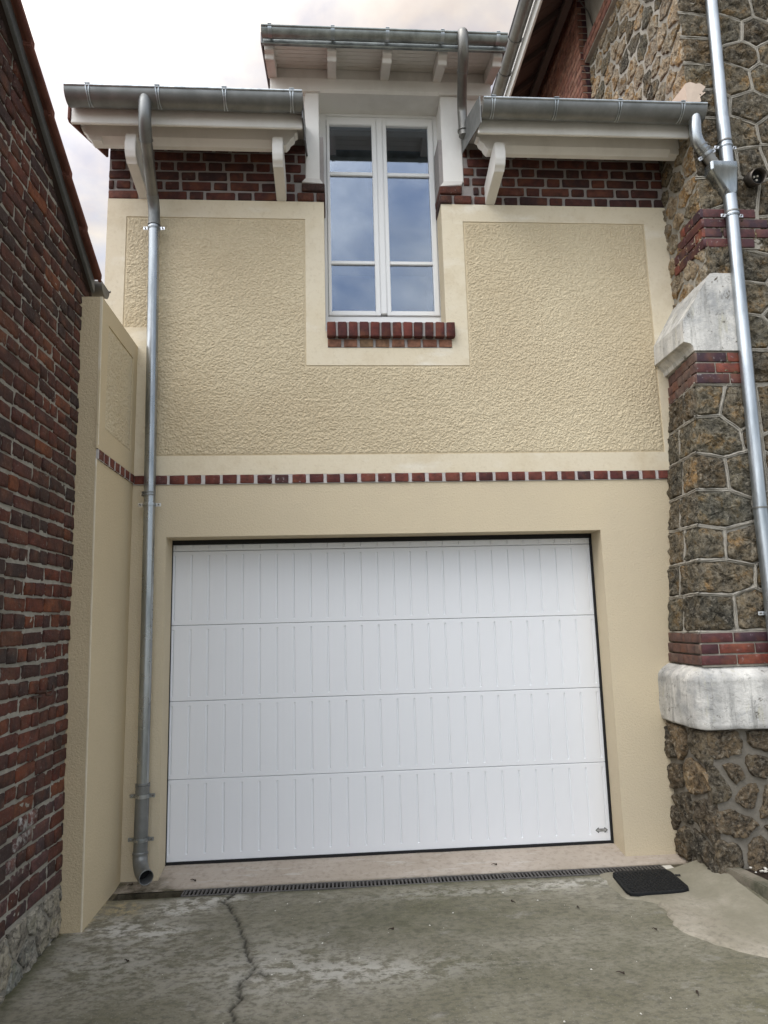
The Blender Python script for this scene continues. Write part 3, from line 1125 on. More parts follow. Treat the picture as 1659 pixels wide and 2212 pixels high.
def frieze(x0, x1, row, phase):
    zc = ZB + 0.034 + 0.0785 * row
    x = x0 - phase
    long = True
    while x < x1 - 0.02:
        w = 0.208 if long else 0.097
        a, b = max(x, x0), min(x + w, x1)
        if b - a > 0.03:
            kit = st_kit if (b - a) > 0.12 else hd_kit
            kit.put(garage, ((a + b) / 2, 0.013 + random.uniform(-0.002, 0.002), zc + random.uniform(-0.002, 0.002)), 0, b - a, 0.06 + random.uniform(-0.003, 0.003))
        x += w + 0.022
        long = not long


for r in range(6):
    ph = (0.0, 0.175, 0.06, 0.215, 0.03, 0.17)[r]
    frieze(-1.968, -0.545 if r >= 2 else -0.625, r, ph)
    frieze(0.645 if r >= 2 else 0.715, 2.19, r, 0.345 - ph)
# quoin bricks that return into the window reveal
qk = BrickKit(0.19, 0.24, 0.062, 'brick_old', 4, 0.008, 0.003)
for (x0, x1, r) in ((-0.575, -0.403, 1), (-0.465, -0.403, 0), (-0.605, -0.485, 0), (0.455, 0.625, 1), (0.455, 0.545, 0), (0.565, 0.695, 0)):
    qk.put(garage, ((x0 + x1) / 2, 0.098, ZB + 0.034 + 0.0785 * r), 0, x1 - x0)
# white cement weathering on the quoins
mb = MB()
mb.prism([(-0.575, 4.865), (-0.41, 4.848), (-0.44, 4.895), (-0.545, 4.90)], 'y', -0.018, 0.19)
mb.obj('quoin_cement', 'white_paint_old', garage, bevel=0.004)
mb = MB()
mb.prism([(0.625, 4.865), (0.46, 4.848), (0.49, 4.895), (0.64, 4.90)], 'y', -0.018, 0.19)
mb.obj('quoin_cement', 'white_paint_old', garage, bevel=0.004)

# string course of headers
MB().box(-1.73, 2.10, -0.007, 0.0, 2.589, 2.655).obj('string_mortar', 'mortar_pale', garage, bevel=0.002)
sk = BrickKit(0.098, 0.05, 0.060, 'brick_string', 6, 0.005, 0.002)
for kx in range(-2, 31):
    x = -1.4847 + 0.1185 * kx
    w = 0.098 + random.uniform(-0.006, 0.004)
    if x + w > 2.07:
        w = 2.07 - x
    sk.put(garage, (x + w / 2, 0.0125, 2.623 + random.uniform(-0.0015, 0.0015)), 0, w, 0.060 + random.uniform(-0.003, 0.003))

# window sill of bricks on edge
MB().box(-0.402, 0.52, -0.040, 0.20, 3.650, 3.756).obj('sill_mortar', 'mortar_grey', garage, bevel=0.003)
rk = BrickKit(0.064, 0.25, 0.112, 'brick_sill', 6, 0.007, 0.0022)
for i in range(12):
    rk.put(garage, (-0.370 + 0.0781 * i, 0.0745, 3.700), 0, 0.064 + random.uniform(-0.004, 0.003))
MB().box(-0.398, 0.500, -0.009, 0.0, 3.576, 3.646).obj('sill_bed', 'mortar_grey', garage)
ok_ = BrickKit(0.100, 0.03, 0.060, 'brick_orange', 5, 0.004, 0.0015)
for i in range(8):
    ok_.put(garage, (-0.349 + 0.1144 * i, 0.001, 3.609), 0, 0.099 + random.uniform(-0.008, 0.006))

# dormer posts, header, cheeks
pst = MB()
pst.box(-0.545, -0.44, -0.012, 0.21, 4.89, 5.615)
pst.obj('dormer_post', 'white_paint', garage, bevel=0.006)
pst = MB()
pst.box(0.490, 0.643, -0.012, 0.21, 4.89, 5.615)
pst.obj('dormer_post', 'white_paint', garage, bevel=0.006)
hb = MB()
hb.prism([(-0.030, 5.632), (-0.012, 5.615), (0.21, 5.615), (0.21, 5.722), (-0.030, 5.722)], 'x', -0.43, 0.48)
hb.box(-0.805, -0.43, -0.030, 0.21, 5.615, 5.722)
hb.box(0.48, 0.885, -0.030, 0.21, 5.615, 5.722)
hb.obj('dormer_header', 'white_paint', garage)
MB().box(-0.80, 0.88, -0.008, 0.10, 5.722, 5.83).obj('frieze_board', 'white_paint_old', garage, bevel=0.003)
ck = MB()
ck.box(-0.80, -0.74, 0.21, 2.4, 4.95, 5.76)
ck.box(0.82, 0.88, 0.21, 2.4, 4.95, 5.76)
ck.box(-0.80, -0.545, 0.02, 0.21, 5.0, 5.615)
ck.box(0.643, 0.88, 0.02, 0.21, 5.0, 5.615)
ck.obj('dormer_cheek', 'white_paint_old', garage)

# dormer rafters with shaped tails and soffit boards
SL = 0.27
for x in (-0.785, -0.338, 0.062, 0.467, 0.872):
    mb = MB()
    prof = [(-0.012, 5.722), (-0.255, 5.662), (-0.272, 5.640), (-0.290, 5.640), (-0.300, 5.668), (-0.335, 5.676), (-0.342, 5.735), (-0.012, 5.815)]
    mb.prism(prof, 'x', x - 0.033, x + 0.033)
    mb.obj('rafter', 'white_paint_old', garage, bevel=0.003)
nb = 7
for i in range(nb):
    y0 = -0.345 + i * 0.335 / nb
    y1 = -0.345 + (i + 1) * 0.335 / nb - 0.004
    z0, z1 = 5.818 + y0 * 0.245, 5.818 + y1 * 0.245
    MB().prism([(y0, z0 + 0.002), (y1, z1 + 0.002), (y1, z1 + 0.016), (y0, z0 + 0.016)], 'x', -0.825, 0.908).obj('soffit_board', 'white_paint_old', garage)
mb = MB()
mb.prism([(-0.350, 5.755), (2.4, 6.43), (2.4, 6.46), (-0.350, 5.785)], 'x', -0.83, 0.915)
mb.obj('dormer_roof', 'zinc_old', garage)
mb = MB()
mb.prism([(-0.352, 5.715), (2.4, 6.37), (2.4, 6.47), (-0.352, 5.80)], 'x', -0.842, -0.832)
mb.prism([(-0.352, 5.715), (2.4, 6.37), (2.4, 6.47), (-0.352, 5.80)], 'x', 0.917, 0.927)
mb.obj('verge_strip', 'zinc_dark', garage)

# window
win = bpy.data.objects.new('window', None)
COL.objects.link(win)
win.parent = garage
mb = MB()
mb.box(-0.455, -0.389, 0.205, 0.275, 3.755, 5.70)
mb.box(0.459, 0.525, 0.205, 0.275, 3.755, 5.70)
mb.box(-0.389, 0.459, 0.205, 0.275, 3.755, 3.912)
mb.box(-0.389, 0.459, 0.212, 0.275, 5.560, 5.70)
mb.box(-0.389, 0.459, 0.203, 0.212, 5.595, 5.70)
mb.obj('frame', 'white_pvc', win, bevel=0.003)
mb = MB()
for x in (-0.345, 0.415):
    mb.box(x - 0.02, x + 0.02, 0.200, 0.206, 3.838, 3.850)
mb.obj('weep_cover', 'white_pvc', win)
for (a, b, ga, gb) in ((-0.386, 0.006, -0.363, -0.031), (0.054, 0.456, 0.085, 0.416)):
    mb = MB()
    for (p, q, s0, s1) in ((a, ga, 3.914, 5.556), (gb, b, 3.914, 5.556), (ga, gb, 3.914, 3.953), (ga, gb, 5.513, 5.556)):
        mb.box(p, q, 0.193, 0.262, s0, s1)
    mb.obj('sash', 'white_pvc', win, bevel=0.005)
    for (z0, z1) in ((5.082, 5.112), (4.336, 4.364)):
        MB().box(ga - 0.002, gb + 0.002, 0.205, 0.232, z0, z1).obj('glazing_bar', 'white_pvc', win, bevel=0.004)
    for (z0, z1) in ((3.951, 4.337), (4.363, 5.083), (5.111, 5.515)):
        MB().box(ga - 0.002, gb + 0.002, 0.221, 0.225, z0, z1).obj('pane', 'glass', win)
MB().box(0.007, 0.053, 0.186, 0.25, 3.925, 5.560).obj('meeting_stile', 'white_pvc', win, bevel=0.006)

# garage door
door = bpy.data.objects.new('garage_door', None)
COL.objects.link(door)
door.parent = garage
mb = MB()
mb.box(-1.525, -1.4975, 0.180, 0.30, 0.085, 2.235)
mb.box(1.485, 1.515, 0.186, 0.30, 0.085, 2.235)
mb.box(-1.515, 1.515, 0.186, 0.30, 2.201, 2.24)
mb.box(-1.515, 1.515, 0.189, 0.30, 0.085, 0.114)
mb.obj('seal', 'black_rubber', door)
gx = [-1.486 + 0.1179 * i for i in range(26)]


def door_panel(z0, z1, stop_lo=0.028, stop_hi=0.028):
    xs, ds = [-1.497], [0.0]
    for g in gx:
        for d, h in ((-0.0075, 0), (-0.0030, 1), (0.0030, 1), (0.0075, 0)):
            xs.append(g + d)
            ds.append(h)
    xs.append(1.484)
    ds.append(0)
    zs = [z0, z0 + 0.003, z0 + stop_lo, z0 + stop_lo + 0.004, z1 - stop_hi - 0.004, z1 - stop_hi, z1 - 0.003, z1]
    gz_ = [0, 0, 0, 1, 1, 0, 0, 0]
    edge = [0.006, 0, 0, 0, 0, 0, 0, 0.006]
    Xg, Zg = np.meshgrid(np.array(xs), np.array(zs))
    Yg = 0.200 + 0.0075 * np.outer(np.array(gz_), np.array(ds)) + np.array(edge)[:, None]
    me = grid_mesh('door_panel', Xg, Yg, Zg)
    me.flip_normals()
    bm = bmesh.new()
    bm.from_mesh(me)
    ret = bmesh.ops.extrude_edge_only(bm, edges=[e0 for e0 in bm.edges if e0.is_boundary])
    for v in ret['geom']:
        if isinstance(v, bmesh.types.BMVert):
            v.co.y = 0.24
    bmesh.ops.recalc_face_normals(bm, faces=bm.faces)
    bm.to_mesh(me)
    bm.free()
    link('door_panel', me, 'white_door', door)


for z0, z1 in ((0.114, 0.6275), (0.6295, 1.1335), (1.1355, 1.6415), (1.6435, 2.154)):
    door_panel(z0, z1, 0.045 if z0 < 0.2 else 0.028)
door_panel(2.156, 2.2005, 0.012, 0.0055)
MB().box(-1.49, 1.48, 0.215, 0.23, 0.115, 2.20).obj('door_core', 'black_rubber', door)
# double arrow emblem
em = bpy.data.objects.new('emblem', None)
COL.objects.link(em)
em.parent = door


def emblem_poly(pts, y, name, mat):
    mb = MB()
    mb.prism([(1.425 + p[0] * 0.00084 * 0.088 / 0.080, 0.185 + p[1] * 0.00084) for p in pts], 'y', y - 0.0012, y)
    return mb


out = [(-47, 0), (-25, 20), (-20, 19), (-22, 11), (22, 11), (20, 20), (25, 20), (47, 0), (25, -21), (20, -20), (22, -11), (-22, -11), (-20, -20), (-25, -22)]
inn = [(-40, 0), (-27, 11), (-24, 6.5), (24, 6.5), (27, 11), (40, 0), (27, -11), (24, -6.5), (-24, -6.5), (-27, -11)]
emb = emblem_poly(out, 0.1995, 'arrow', 'emblem_grey').obj('emblem_arrow', 'emblem_grey', door)
emb2 = emblem_poly(inn, 0.198, 'arrow', 'emblem_pale').obj('emblem_field', 'emblem_pale', door)
bpy.data.objects.remove(em)
fc = bpy.data.curves.new('emblem_text', 'FONT')
fc.body = "ISEA"
fc.size = 0.0125
fc.align_x = 'CENTER'
fc.align_y = 'CENTER'
fo = bpy.data.objects.new('emblem_text_tmp', fc)
COL.objects.link(fo)
bpy.context.view_layer.update()
tm = bpy.data.meshes.new_from_object(fo.evaluated_get(bpy.context.evaluated_depsgraph_get()))
bpy.data.objects.remove(fo)
tm.transform(Matrix.Translation((1.425, 0.1963, 0.185)) @ Matrix.Rotation(math.radians(90), 4, 'X'))
link('emblem_text', tm, 'emblem_grey', door)

# eaves left and right of the dormer
CORB = [(0.0, 4.712), (-0.312, 4.768), (-0.324, 4.760), (-0.338, 4.775), (-0.365, 4.792), (-0.383, 4.828), (-0.388, 4.868), (-0.388, 4.900), (-0.376, 4.905), (-0.376, 4.960), (-0.300, 4.960), (0.0, 4.86)]
for x in (-1.712, -0.722, 0.835):
    MB().prism(CORB, 'x', x - 0.036, x + 0.036).obj('corbel', 'white_paint', garage, bevel=0.004)


def eave(x0, x1, bx0, bx1, chl, chr_, endl, endr):
    # purlin with chamfered lower arris and ogee ends
    mb = MB()
    mb.prism([(-0.300, 4.990), (-0.262, 4.952), (-0.222, 4.952), (-0.222, 5.09), (-0.300, 5.09)], 'x', chl, chr_)
    og = [(0.0, 5.09), (0.0, 5.055), (0.018, 5.045), (0.024, 5.020), (0.050, 4.998), (0.060, 4.975), (0.080, 4.952)]
    if endl:
        mb.prism([(bx0 + a, b) for a, b in og] + [(chl, 4.952), (chl, 5.09)], 'y', -0.300, -0.222)
    if endr:
        mb.prism([(bx1 - a, b) for a, b in og] + [(chr_, 4.952), (chr_, 5.09)], 'y', -0.300, -0.222)
    if not endr:
        mb.box(chr_, bx1, -0.300, -0.222, 4.952, 5.09)
    mb.obj('purlin', 'white_paint', garage)
    mb = MB()
    mb.box(x0, x1, -0.462, -0.440, 4.962, 5.10)
    mb.obj('fascia', 'white_paint', garage, bevel=0.004)
    n = 4
    for i in range(n):
        y0 = -0.44 + i * 0.11
        y1 = y0 + 0.107
        z0, z1 = 5.093 + (y0 + 0.44) * 0.30, 5.093 + (y1 + 0.44) * 0.30
        MB().prism([(y0, z0), (y1, z1), (y1, z1 + 0.015), (y0, z0 + 0.015)], 'x', x0 + 0.005, x1 - 0.005).obj('soffit_board', 'white_paint_old', garage)
    # pan tiles above
    us = np.arange(x0, x1 + 0.001, 0.02)
    vs = np.array([-0.50, -0.30, -0.2999, 0.0, 0.0001, 0.3, 0.3001, 0.7, 1.2, 2.4])
    U, V = np.meshgrid(us, vs)
    Z = 5.125 + (V + 0.50) * 0.35 + 0.024 * np.abs(np.sin((U - x0) * math.pi / 0.21))
    link('roof_tiles', grid_mesh('roof_tiles', U, V, Z), 'terracotta', garage, smooth=True)
    MB().prism([(-0.46, 5.09), (2.4, 6.09), (2.4, 6.11), (-0.46, 5.112)], 'x', x0 + 0.01, x1 - 0.01).obj('roof_deck', 'brown_wood', garage)


eave(-2.079, -0.548, -2.075, -0.590, -1.93, -0.70, True, True)
eave(0.668, 2.180, 0.690, 2.19, 0.84, 2.12, True, False)
MB().prism([(-0.47, 4.985), (-0.44, 4.975), (0.3, 5.26), (0.3, 5.34), (-0.47, 5.10)], 'x', -2.099, -2.081).obj('verge_board', 'terracotta', garage, bevel=0.003)
# zinc flashings each side of the dormer
MB().add([(0.668, -0.56, 4.962), (0.668, -0.56, 5.165), (0.650, 0.04, 5.375), (0.645, 0.04, 5.15),
          (0.662, -0.56, 4.962), (0.662, -0.56, 5.165), (0.644, 0.04, 5.375), (0.639, 0.04, 5.15)],
         [(0, 1, 2, 3), (4, 7, 6, 5), (0, 4, 5, 1), (1, 5, 6, 2), (2, 6, 7, 3), (3, 7, 4, 0)]).obj('flashing', 'zinc_gutter', garage)
mb = MB()
mb.prism([(-0.56, 4.962), (-0.56, 5.15), (0.04, 5.34), (0.04, 5.15)], 'x', -0.5455, -0.539)
mb.tube([(-0.535, -0.35, 4.965), (-0.533, 0.0, 5.09)], 0.008, 8)
mb.obj('flashing', 'zinc_dark', garage)


# ================================================================== BOUNDARY WALL (narrow return)
bw = empty('boundary_wall', (-1.79, -0.35, 0.0), "narrow cream rendered wall stub with slanting top, between old brick wall and garage front", "wall")
XR = -1.735


def yfront(z):
    return -0.668 - (z - 0.04) * 0.026


mb = MB()
mb.loft([[(-1.97, yfront(-0.1), -0.1), (XR, yfront(-0.1), -0.1), (XR, 0.0, -0.1), (-1.97, 0.0, -0.1)],
         [(-1.97, yfront(3.58), 3.58), (XR, yfront(3.58), 3.58), (XR, 0.0, 3.58), (-1.97, 0.0, 3.58)]])
mb.obj('wall', 'render_pier', bw)
# side skins on the return
mb = MB()
mb.loft([[(XR + 0.0005, yfront(0.0) + 0.004, 0.0), (XR + 0.004, yfront(0.0) + 0.004, 0.0), (XR + 0.004, -0.0005, 0.0), (XR + 0.0005, -0.0005, 0.0)],
         [(XR + 0.0005, yfront(2.59) + 0.004, 2.597), (XR + 0.004, yfront(2.59) + 0.004, 2.597), (XR + 0.004, -0.0005, 2.597), (XR + 0.0005, -0.0005, 2.597)]])
mb.obj('side_render', 'render_return', bw)
# smooth border with sunk rough panel
P_Y0, P_Y1, P_Z0, P_Z1 = -0.630, -0.105, 2.80, 3.457
mb = MB()
for (ya, yb, za, zb) in ((-0.745, 0.0, 2.66, P_Z0), (-0.758, 0.0, P_Z1, 3.579), (-0.750, P_Y0, P_Z0, P_Z1), (P_Y1, 0.0, P_Z0, P_Z1)):
    mb.add([(XR + 0.010, ya, za), (XR + 0.010, yb, za), (XR + 0.010, yb, zb), (XR + 0.010, ya, zb), (XR, ya, za), (XR, yb, za), (XR, yb, zb), (XR, ya, zb)],
           [(0, 1, 2, 3), (4, 7, 6, 5), (0, 4, 5, 1), (1, 5, 6, 2), (2, 6, 7, 3), (3, 7, 4, 0)])
mb.obj('smooth_band', 'render_return', bw)
panel('rough_panel', [(P_Y0, P_Y1, P_Z0, P_Z1)], lambda U, V: sstep(0.004, 0.018, np.minimum.reduce([U - P_Y0, P_Y1 - U, V - P_Z0, P_Z1 - V])),
      lambda U, V, h: (XR + 0.003 + h, U, V), bw)
# corner bead on the free arris
MB().loft([[(XR + a, yfront(z) + b, z) for a, b in ((-0.003, -0.0015), (0.003, -0.002), (0.0055, 0.001), (0.005, 0.005))] for z in (0.02, 2.60)]).obj('corner_bead', 'render_smooth', bw)
MB().loft([[(XR + a, yfront(z) + b, z) for a, b in ((-0.003, -0.0015), (0.0095, -0.002), (0.012, 0.001), (0.0115, 0.005))] for z in (2.68, 3.58)]).obj('corner_bead', 'render_smooth', bw)
MB().box(XR, XR + 0.0125, -0.735, 0.0, 2.599, 2.656).obj('string_mortar', 'mortar_pale', bw)
for i in range(7):
    yc = -0.055 - i * 0.106
    if i == 6:
        yc += 0.012
    sk.put(bw, (XR - 0.010, yc, 2.628), math.pi / 2, 0.086, 0.058)

# ================================================================== OLD BRICK HOUSE ON THE LEFT
oldh = empty('brick_outbuilding', (-1.84, -1.5, 0.0), "old dark red brick gable wall of the neighbour with tiled verge, at left edge", "building")
XW = -1.848


RIDGE = -2.15


def roof_z(y):
    y = np.where(np.asarray(y) < RIDGE, 2 * RIDGE - np.asarray(y), y)
    z = 3.75 + 0.60 * (-0.684 - y)
    return z if z.ndim else float(z)


YE = -0.645
mb = MB()
mb.prism([(YE, -0.2), (YE, roof_z(YE) - 0.07), (RIDGE, roof_z(RIDGE) - 0.07), (-3.6, roof_z(-3.6) - 0.07), (-3.6, -0.2)], 'x', XW - 0.012 - 0.35, XW - 0.012)
mb.obj('wall', 'mortar_old', oldh)
# loose uneven joints: a thin skin with relief
us = np.append(np.arange(-3.55, YE - 0.001, 0.0125), YE)
vs = np.linspace(0, 1, 300)
U, T = np.meshgrid(us, vs)
V = -0.1 + T * (roof_z(U) - 0.072 + 0.1)
link('mortar_skin', grid_mesh('mortar_skin', XW - 0.0095 + 0.0125 * fbm(U * 45, V * 45, 41, 3), U, V), 'mortar_old', oldh, smooth=True)

kits = {}
for mname in ('brick_old', 'brick_old_bright', 'brick_old_chalky'):
    kits[mname] = (BrickKit(0.205, 0.06, 0.066, mname, 7, 0.007, 0.0050), BrickKit(0.096, 0.06, 0.066, mname, 7, 0.007, 0.0050))
PITCH_Z = 0.0785
cand = []
row = 0
z = 0.34
rr = random.Random(5)
while z < 5.6:
    st_row = row % 2 == 0
    w = 0.205 if st_row else 0.097
    y = YE - 0.006 - (0.0 if st_row else rr.choice([0.0, 0.055]))
    if not st_row and y < YE - 0.03:
        cand.append((YE - 0.006 - 0.025, z, 0.045, st_row)) if z + 0.04 < roof_z(YE) - 0.06 else None
    while y > -3.5:
        ww = w + rr.uniform(-0.012, 0.01)
        if z + 0.04 < roof_z(y - ww) - 0.05 or z + 0.04 < roof_z(y - ww / 2) - 0.06:
            cand.append((y - ww / 2, z, ww, st_row))
        y -= ww + 0.013 + rr.uniform(-0.003, 0.004)
    row += 1
    z += PITCH_Z
inview = [c0 for c0 in cand if c0[0] > -1.30 - 0.132 * c0[1]]
rest = [c0 for c0 in cand if c0[0] <= -1.30 - 0.132 * c0[1]]
inview.sort(key=lambda c0: ((c0[0] - CAM.y) ** 2 + (c0[1] - CAM.z) ** 2 + 2.1) / c0[2])
rest += inview[292:]
inview = inview[:292]


def pick(z, y):
    t = rr.random()
    if z < 0.75 and t < 0.85 - z * 0.6:
        return 'brick_old_chalky'
    if z < 2.3 and t < (0.55 if z < 1.9 else 0.25):
        return 'brick_old_bright'
    return 'brick_old'


for (y, z, w, s0) in inview:
    kt = kits[pick(z, y)][0 if w > 0.13 else 1]
    wob = 0.006 * math.sin(y * 5 + z * 3)
    kt.put(oldh, (XW - 0.026 + rr.uniform(-0.004, 0.004), y, z + wob + rr.uniform(-0.002, 0.002)), math.pi / 2, w + 0.001, 0.0655 + rr.uniform(-0.006, 0.003))
rest = [c0 for c0 in rest if c0[0] > -3.5]
mb = MB()
for (y, z, w, s0) in rest:
    d = rr.uniform(-0.003, 0.003)
    mb.box(XW - 0.03, XW + 0.006 + d, y - w / 2, y + w / 2, z - 0.032, z + 0.032)
o = mb.obj('brick_courses', 'brick_old', oldh, bevel=0.004, seg=1)
o['kind'] = 'stuff'
# rubble footing
fs = []
for yy in np.arange(-3.4, YE + 0.05, 0.20):
    for q, zz in enumerate((0.02, 0.13, 0.24)):
        fs.append((yy + random.uniform(-0.05, 0.05) + (0.10 if q % 2 else 0), zz + random.uniform(-0.03, 0.03)))
stone_field(oldh, fs, [(1, 0, YE), (-1, 0, 3.45), (0, 1, 0.305), (0, -1, 0.08)], lambda u, v, h: (XW - 0.004 + h, u, v), 0.020, 0.013, 'foot_stone', 0.007, edge_jit=0.008, rad=0.015)
# verge board, strip and tiles
mb = MB()
f = lambda y, d: (y, roof_z(y) + d)
mb.prism([f(YE - 0.03, -0.10), f(YE - 0.03, -0.02), f(RIDGE, -0.02), f(-3.6, -0.02), f(-3.6, -0.10), f(RIDGE, -0.10)], 'x', -1.822, -1.803)
mb.obj('verge_strip', 'zinc_gutter', oldh, bevel=0.003)
mb = MB()
mb.prism([f(YE - 0.02, -0.085), f(YE - 0.02, -0.02), f(RIDGE, -0.02), f(-3.6, -0.02), f(-3.6, -0.085), f(RIDGE, -0.085)], 'x', -2.3, -1.8225)
mb.obj('verge_batten', 'brown_wood', oldh)
y = -0.668
while y > RIDGE:
    mb = MB()
    y2 = y - 0.275
    lift = 0.030
    za, zb = roof_z(y) - 0.005, roof_z(y2) - 0.005
    poly = [(y, za - 0.004), (y, za + 0.032), (y2 - 0.03, zb + 0.020), (y2 - 0.03, zb - 0.014)]
    mb.prism(poly, 'x', -2.05, -1.765)
    mb.prism([(y + 0.001, za - 0.020), (y + 0.001, za - 0.005), (y2 - 0.03, zb - 0.015), (y2 - 0.03, zb - 0.030)], 'x', -1.785, -1.7655)
    mb.obj('roof_tile', 'terracotta', oldh, bevel=0.004)
    y -= 0.262
mb = MB()
mb.prism([f(-0.60, -0.01), f(-0.60, 0.03), f(RIDGE, 0.03), f(-3.7, 0.03), f(-3.7, -0.01), f(RIDGE, -0.01)], 'x', -4.5, -2.051)
mb.prism([f(RIDGE - 0.01, 0.0), f(RIDGE - 0.01, 0.03), f(-3.7, 0.03), f(-3.7, 0.0)], 'x', -2.05, -1.765)
mb.obj('roof', 'terracotta', oldh)


# ================================================================== GUTTERS
def half_round(mb, axis, a, b, cx, cz, r, t=0.003, bead=0.010, out=-1, n=14):
    """open half round trough running along x (cx is y) or y (cx is x); out = side of the rolled lip"""
    prof = []
    for i in range(n + 1):
        an = math.pi + math.pi * i / n
        prof.append((cx + r * math.cos(an), cz + r * math.sin(an)))
    for i in range(n, -1, -1):
        an = math.pi + math.pi * i / n
        prof.append((cx + (r - t) * math.cos(an), cz + (r - t) * math.sin(an)))
    mb.prism(prof, axis, a, b)
    return mb


def half_disc(mb, axis, a, b, cx, cz, r, n=14):
    prof = [(cx + r * math.cos(math.pi + math.pi * i / n), cz + r * math.sin(math.pi + math.pi * i / n)) for i in range(n + 1)]
    mb.prism(prof, axis, a, b)


def arc_strap(mb, x, w, cy_, cz, r, a0, a1, t=0.004, n=12):
    prof = [(cy_ + r * math.cos(a0 + (a1 - a0) * i / n), cz + r * math.sin(a0 + (a1 - a0) * i / n)) for i in range(n + 1)]
    prof += [(cy_ + (r + t) * math.cos(a0 + (a1 - a0) * i / n), cz + (r + t) * math.sin(a0 + (a1 - a0) * i / n)) for i in range(n, -1, -1)]
    mb.prism(prof, 'x', x - w / 2, x + w / 2)


def wire_bracket(x, gy, gz_, r, parent):
    mb = MB()
    for dx in (-0.009, 0.009):
        pts = []
        for i in range(11):
            an = math.radians(185 + 95 * i / 10)
            pts.append((x + dx * (1.15 - 0.5 * math.sin(math.pi * i / 10)), gy + (r + 0.004) * math.cos(an), gz_ + (r + 0.004) * math.sin(an)))
        mb.tube(pts, 0.0042, 6)
    mb.box(x - 0.016, x + 0.016, gy - r - 0.012, gy + r * 0.9, gz_ + 0.010, gz_ + 0.013)
    mb.obj('gutter_bracket', 'zinc_bright', parent, smooth='auto')


def plain_gutter(name, x0, x1, gy, gz_, r, straps, label, end_r=True):
    g = empty(name, ((x0 + x1) / 2, gy, gz_), label, "gutter")
    half_round(MB(), 'x', x0, x1, gy, gz_, r).obj('trough', 'zinc_gutter', g, smooth='auto')
    MB().tube([(x0, gy - r, gz_ + 0.002), (x1, gy - r, gz_ + 0.002)], 0.0085, 10).obj('lip', 'zinc_bright', g, smooth='auto')
    for xe in (x0, x1):
        mb = MB()
        half_disc(mb, 'x', xe - 0.002, xe + 0.002, gy, gz_, r + 0.001)
        mb.obj('end_cap', 'zinc_dull', g)
    for x in straps:
        wire_bracket(x, gy, gz_, r, g)
    return g


gl_ = plain_gutter('gutter', -2.068, -0.541, -0.548, 5.103, 0.080, (-1.921, -1.479, -1.048, -0.610), "grey zinc gutter over the eave left of the dormer window")
gr_ = plain_gutter('gutter', 0.674, 2.235, -0.548, 5.095, 0.080, (0.742, 1.175, 1.619, 2.063), "grey zinc gutter over the eave between dormer window and stone house")
dg = empty('gutter', (0.04, -0.41, 5.73), "old blotchy zinc gutter on top of the dormer window", "gutter")
half_round(MB(), 'x', -0.826, 0.912, -0.426, 5.742, 0.047).obj('trough', 'zinc_old', dg, smooth='auto')
MB().tube([(-0.826, -0.474, 5.740), (0.912, -0.474, 5.740)], 0.008, 10).obj('lip', 'zinc_old', dg, smooth='auto')
MB().tube([(-0.826, -0.378, 5.688), (0.912, -0.378, 5.688)], 0.009, 10).obj('drip_roll', 'zinc_old', dg, smooth='auto')
MB().box(-0.826, 0.912, -0.366, -0.360, 5.684, 5.76).obj('back_strip', 'zinc_old', dg)
for xe in (-0.826, 0.912):
    mb = MB()
    half_disc(mb, 'x', xe - 0.002, xe + 0.002, -0.426, 5.742, 0.0475)
    mb.obj('end_cap', 'zinc_old', dg)
for x in (-0.768, -0.330, 0.055, 0.446, 0.846):
    mb = MB()
    arc_strap(mb, x, 0.026, -0.426, 5.742, 0.0475, math.radians(178), math.radians(275))
    mb.box(x - 0.013, x + 0.013, -0.482, -0.345, 5.749, 5.753)
    mb.obj('gutter_bracket', 'zinc_bright', dg, smooth='auto')


# ================================================================== DOWNPIPES
def smooth_path(pts, n=6):
    """Catmull-Rom through the points"""
    P = [Vector(p) for p in pts]
    P = [P[0] * 2 - P[1]] + P + [P[-1] * 2 - P[-2]]
    out = []
    for i in range(1, len(P) - 2):
        for j in range(n):
            t = j / n
            a, b, c0, d = P[i - 1], P[i], P[i + 1], P[i + 2]
            out.append(0.5 * ((2 * b) + (c0 - a) * t + (2 * a - 5 * b + 4 * c0 - d) * t * t + (3 * b - a - 3 * c0 + d) * t ** 3))
    out.append(P[-2])
    return out


def clamp(parent, c, r, axis=(0, 0, 1), ear=(1, 0, 0), lug_mat='steel_clip', band='zinc_pipe', backy=0.0):
    mb = MB()
    mb.ring(c, axis, r - 0.002, r + 0.004, 0.022)
    mb.ring(c, axis, r + 0.003, r + 0.0075, 0.010)
    mb.obj('clamp', band, parent, smooth='auto')
    e0 = Vector(ear).normalized()
    t = Vector(axis).normalized()
    nrm = e0.cross(t).normalized()
    for s0 in (-1, 1):
        mb = MB()
        a = Vector(c) + e0 * s0 * (r - 0.002)
        b = Vector(c) + e0 * s0 * (r + 0.036)
        L = []
        for q in (a, b):
            L.append([q + t * dz + nrm * dn for dz, dn in ((-0.012, -0.003), (0.012, -0.003), (0.012, 0.003), (-0.012, 0.003))])
        mb.loft(L)
        o = mb.obj('clamp_lug', lug_mat, parent, bevel=0.002)
        mb = MB()
        sc = Vector(c) + e0 * s0 * (r + 0.022)
        mb.tube([sc - nrm * 0.008, sc + nrm * 0.012], 0.0055, 8)
        mb.obj('screw', 'zinc_dull', parent, smooth='auto')


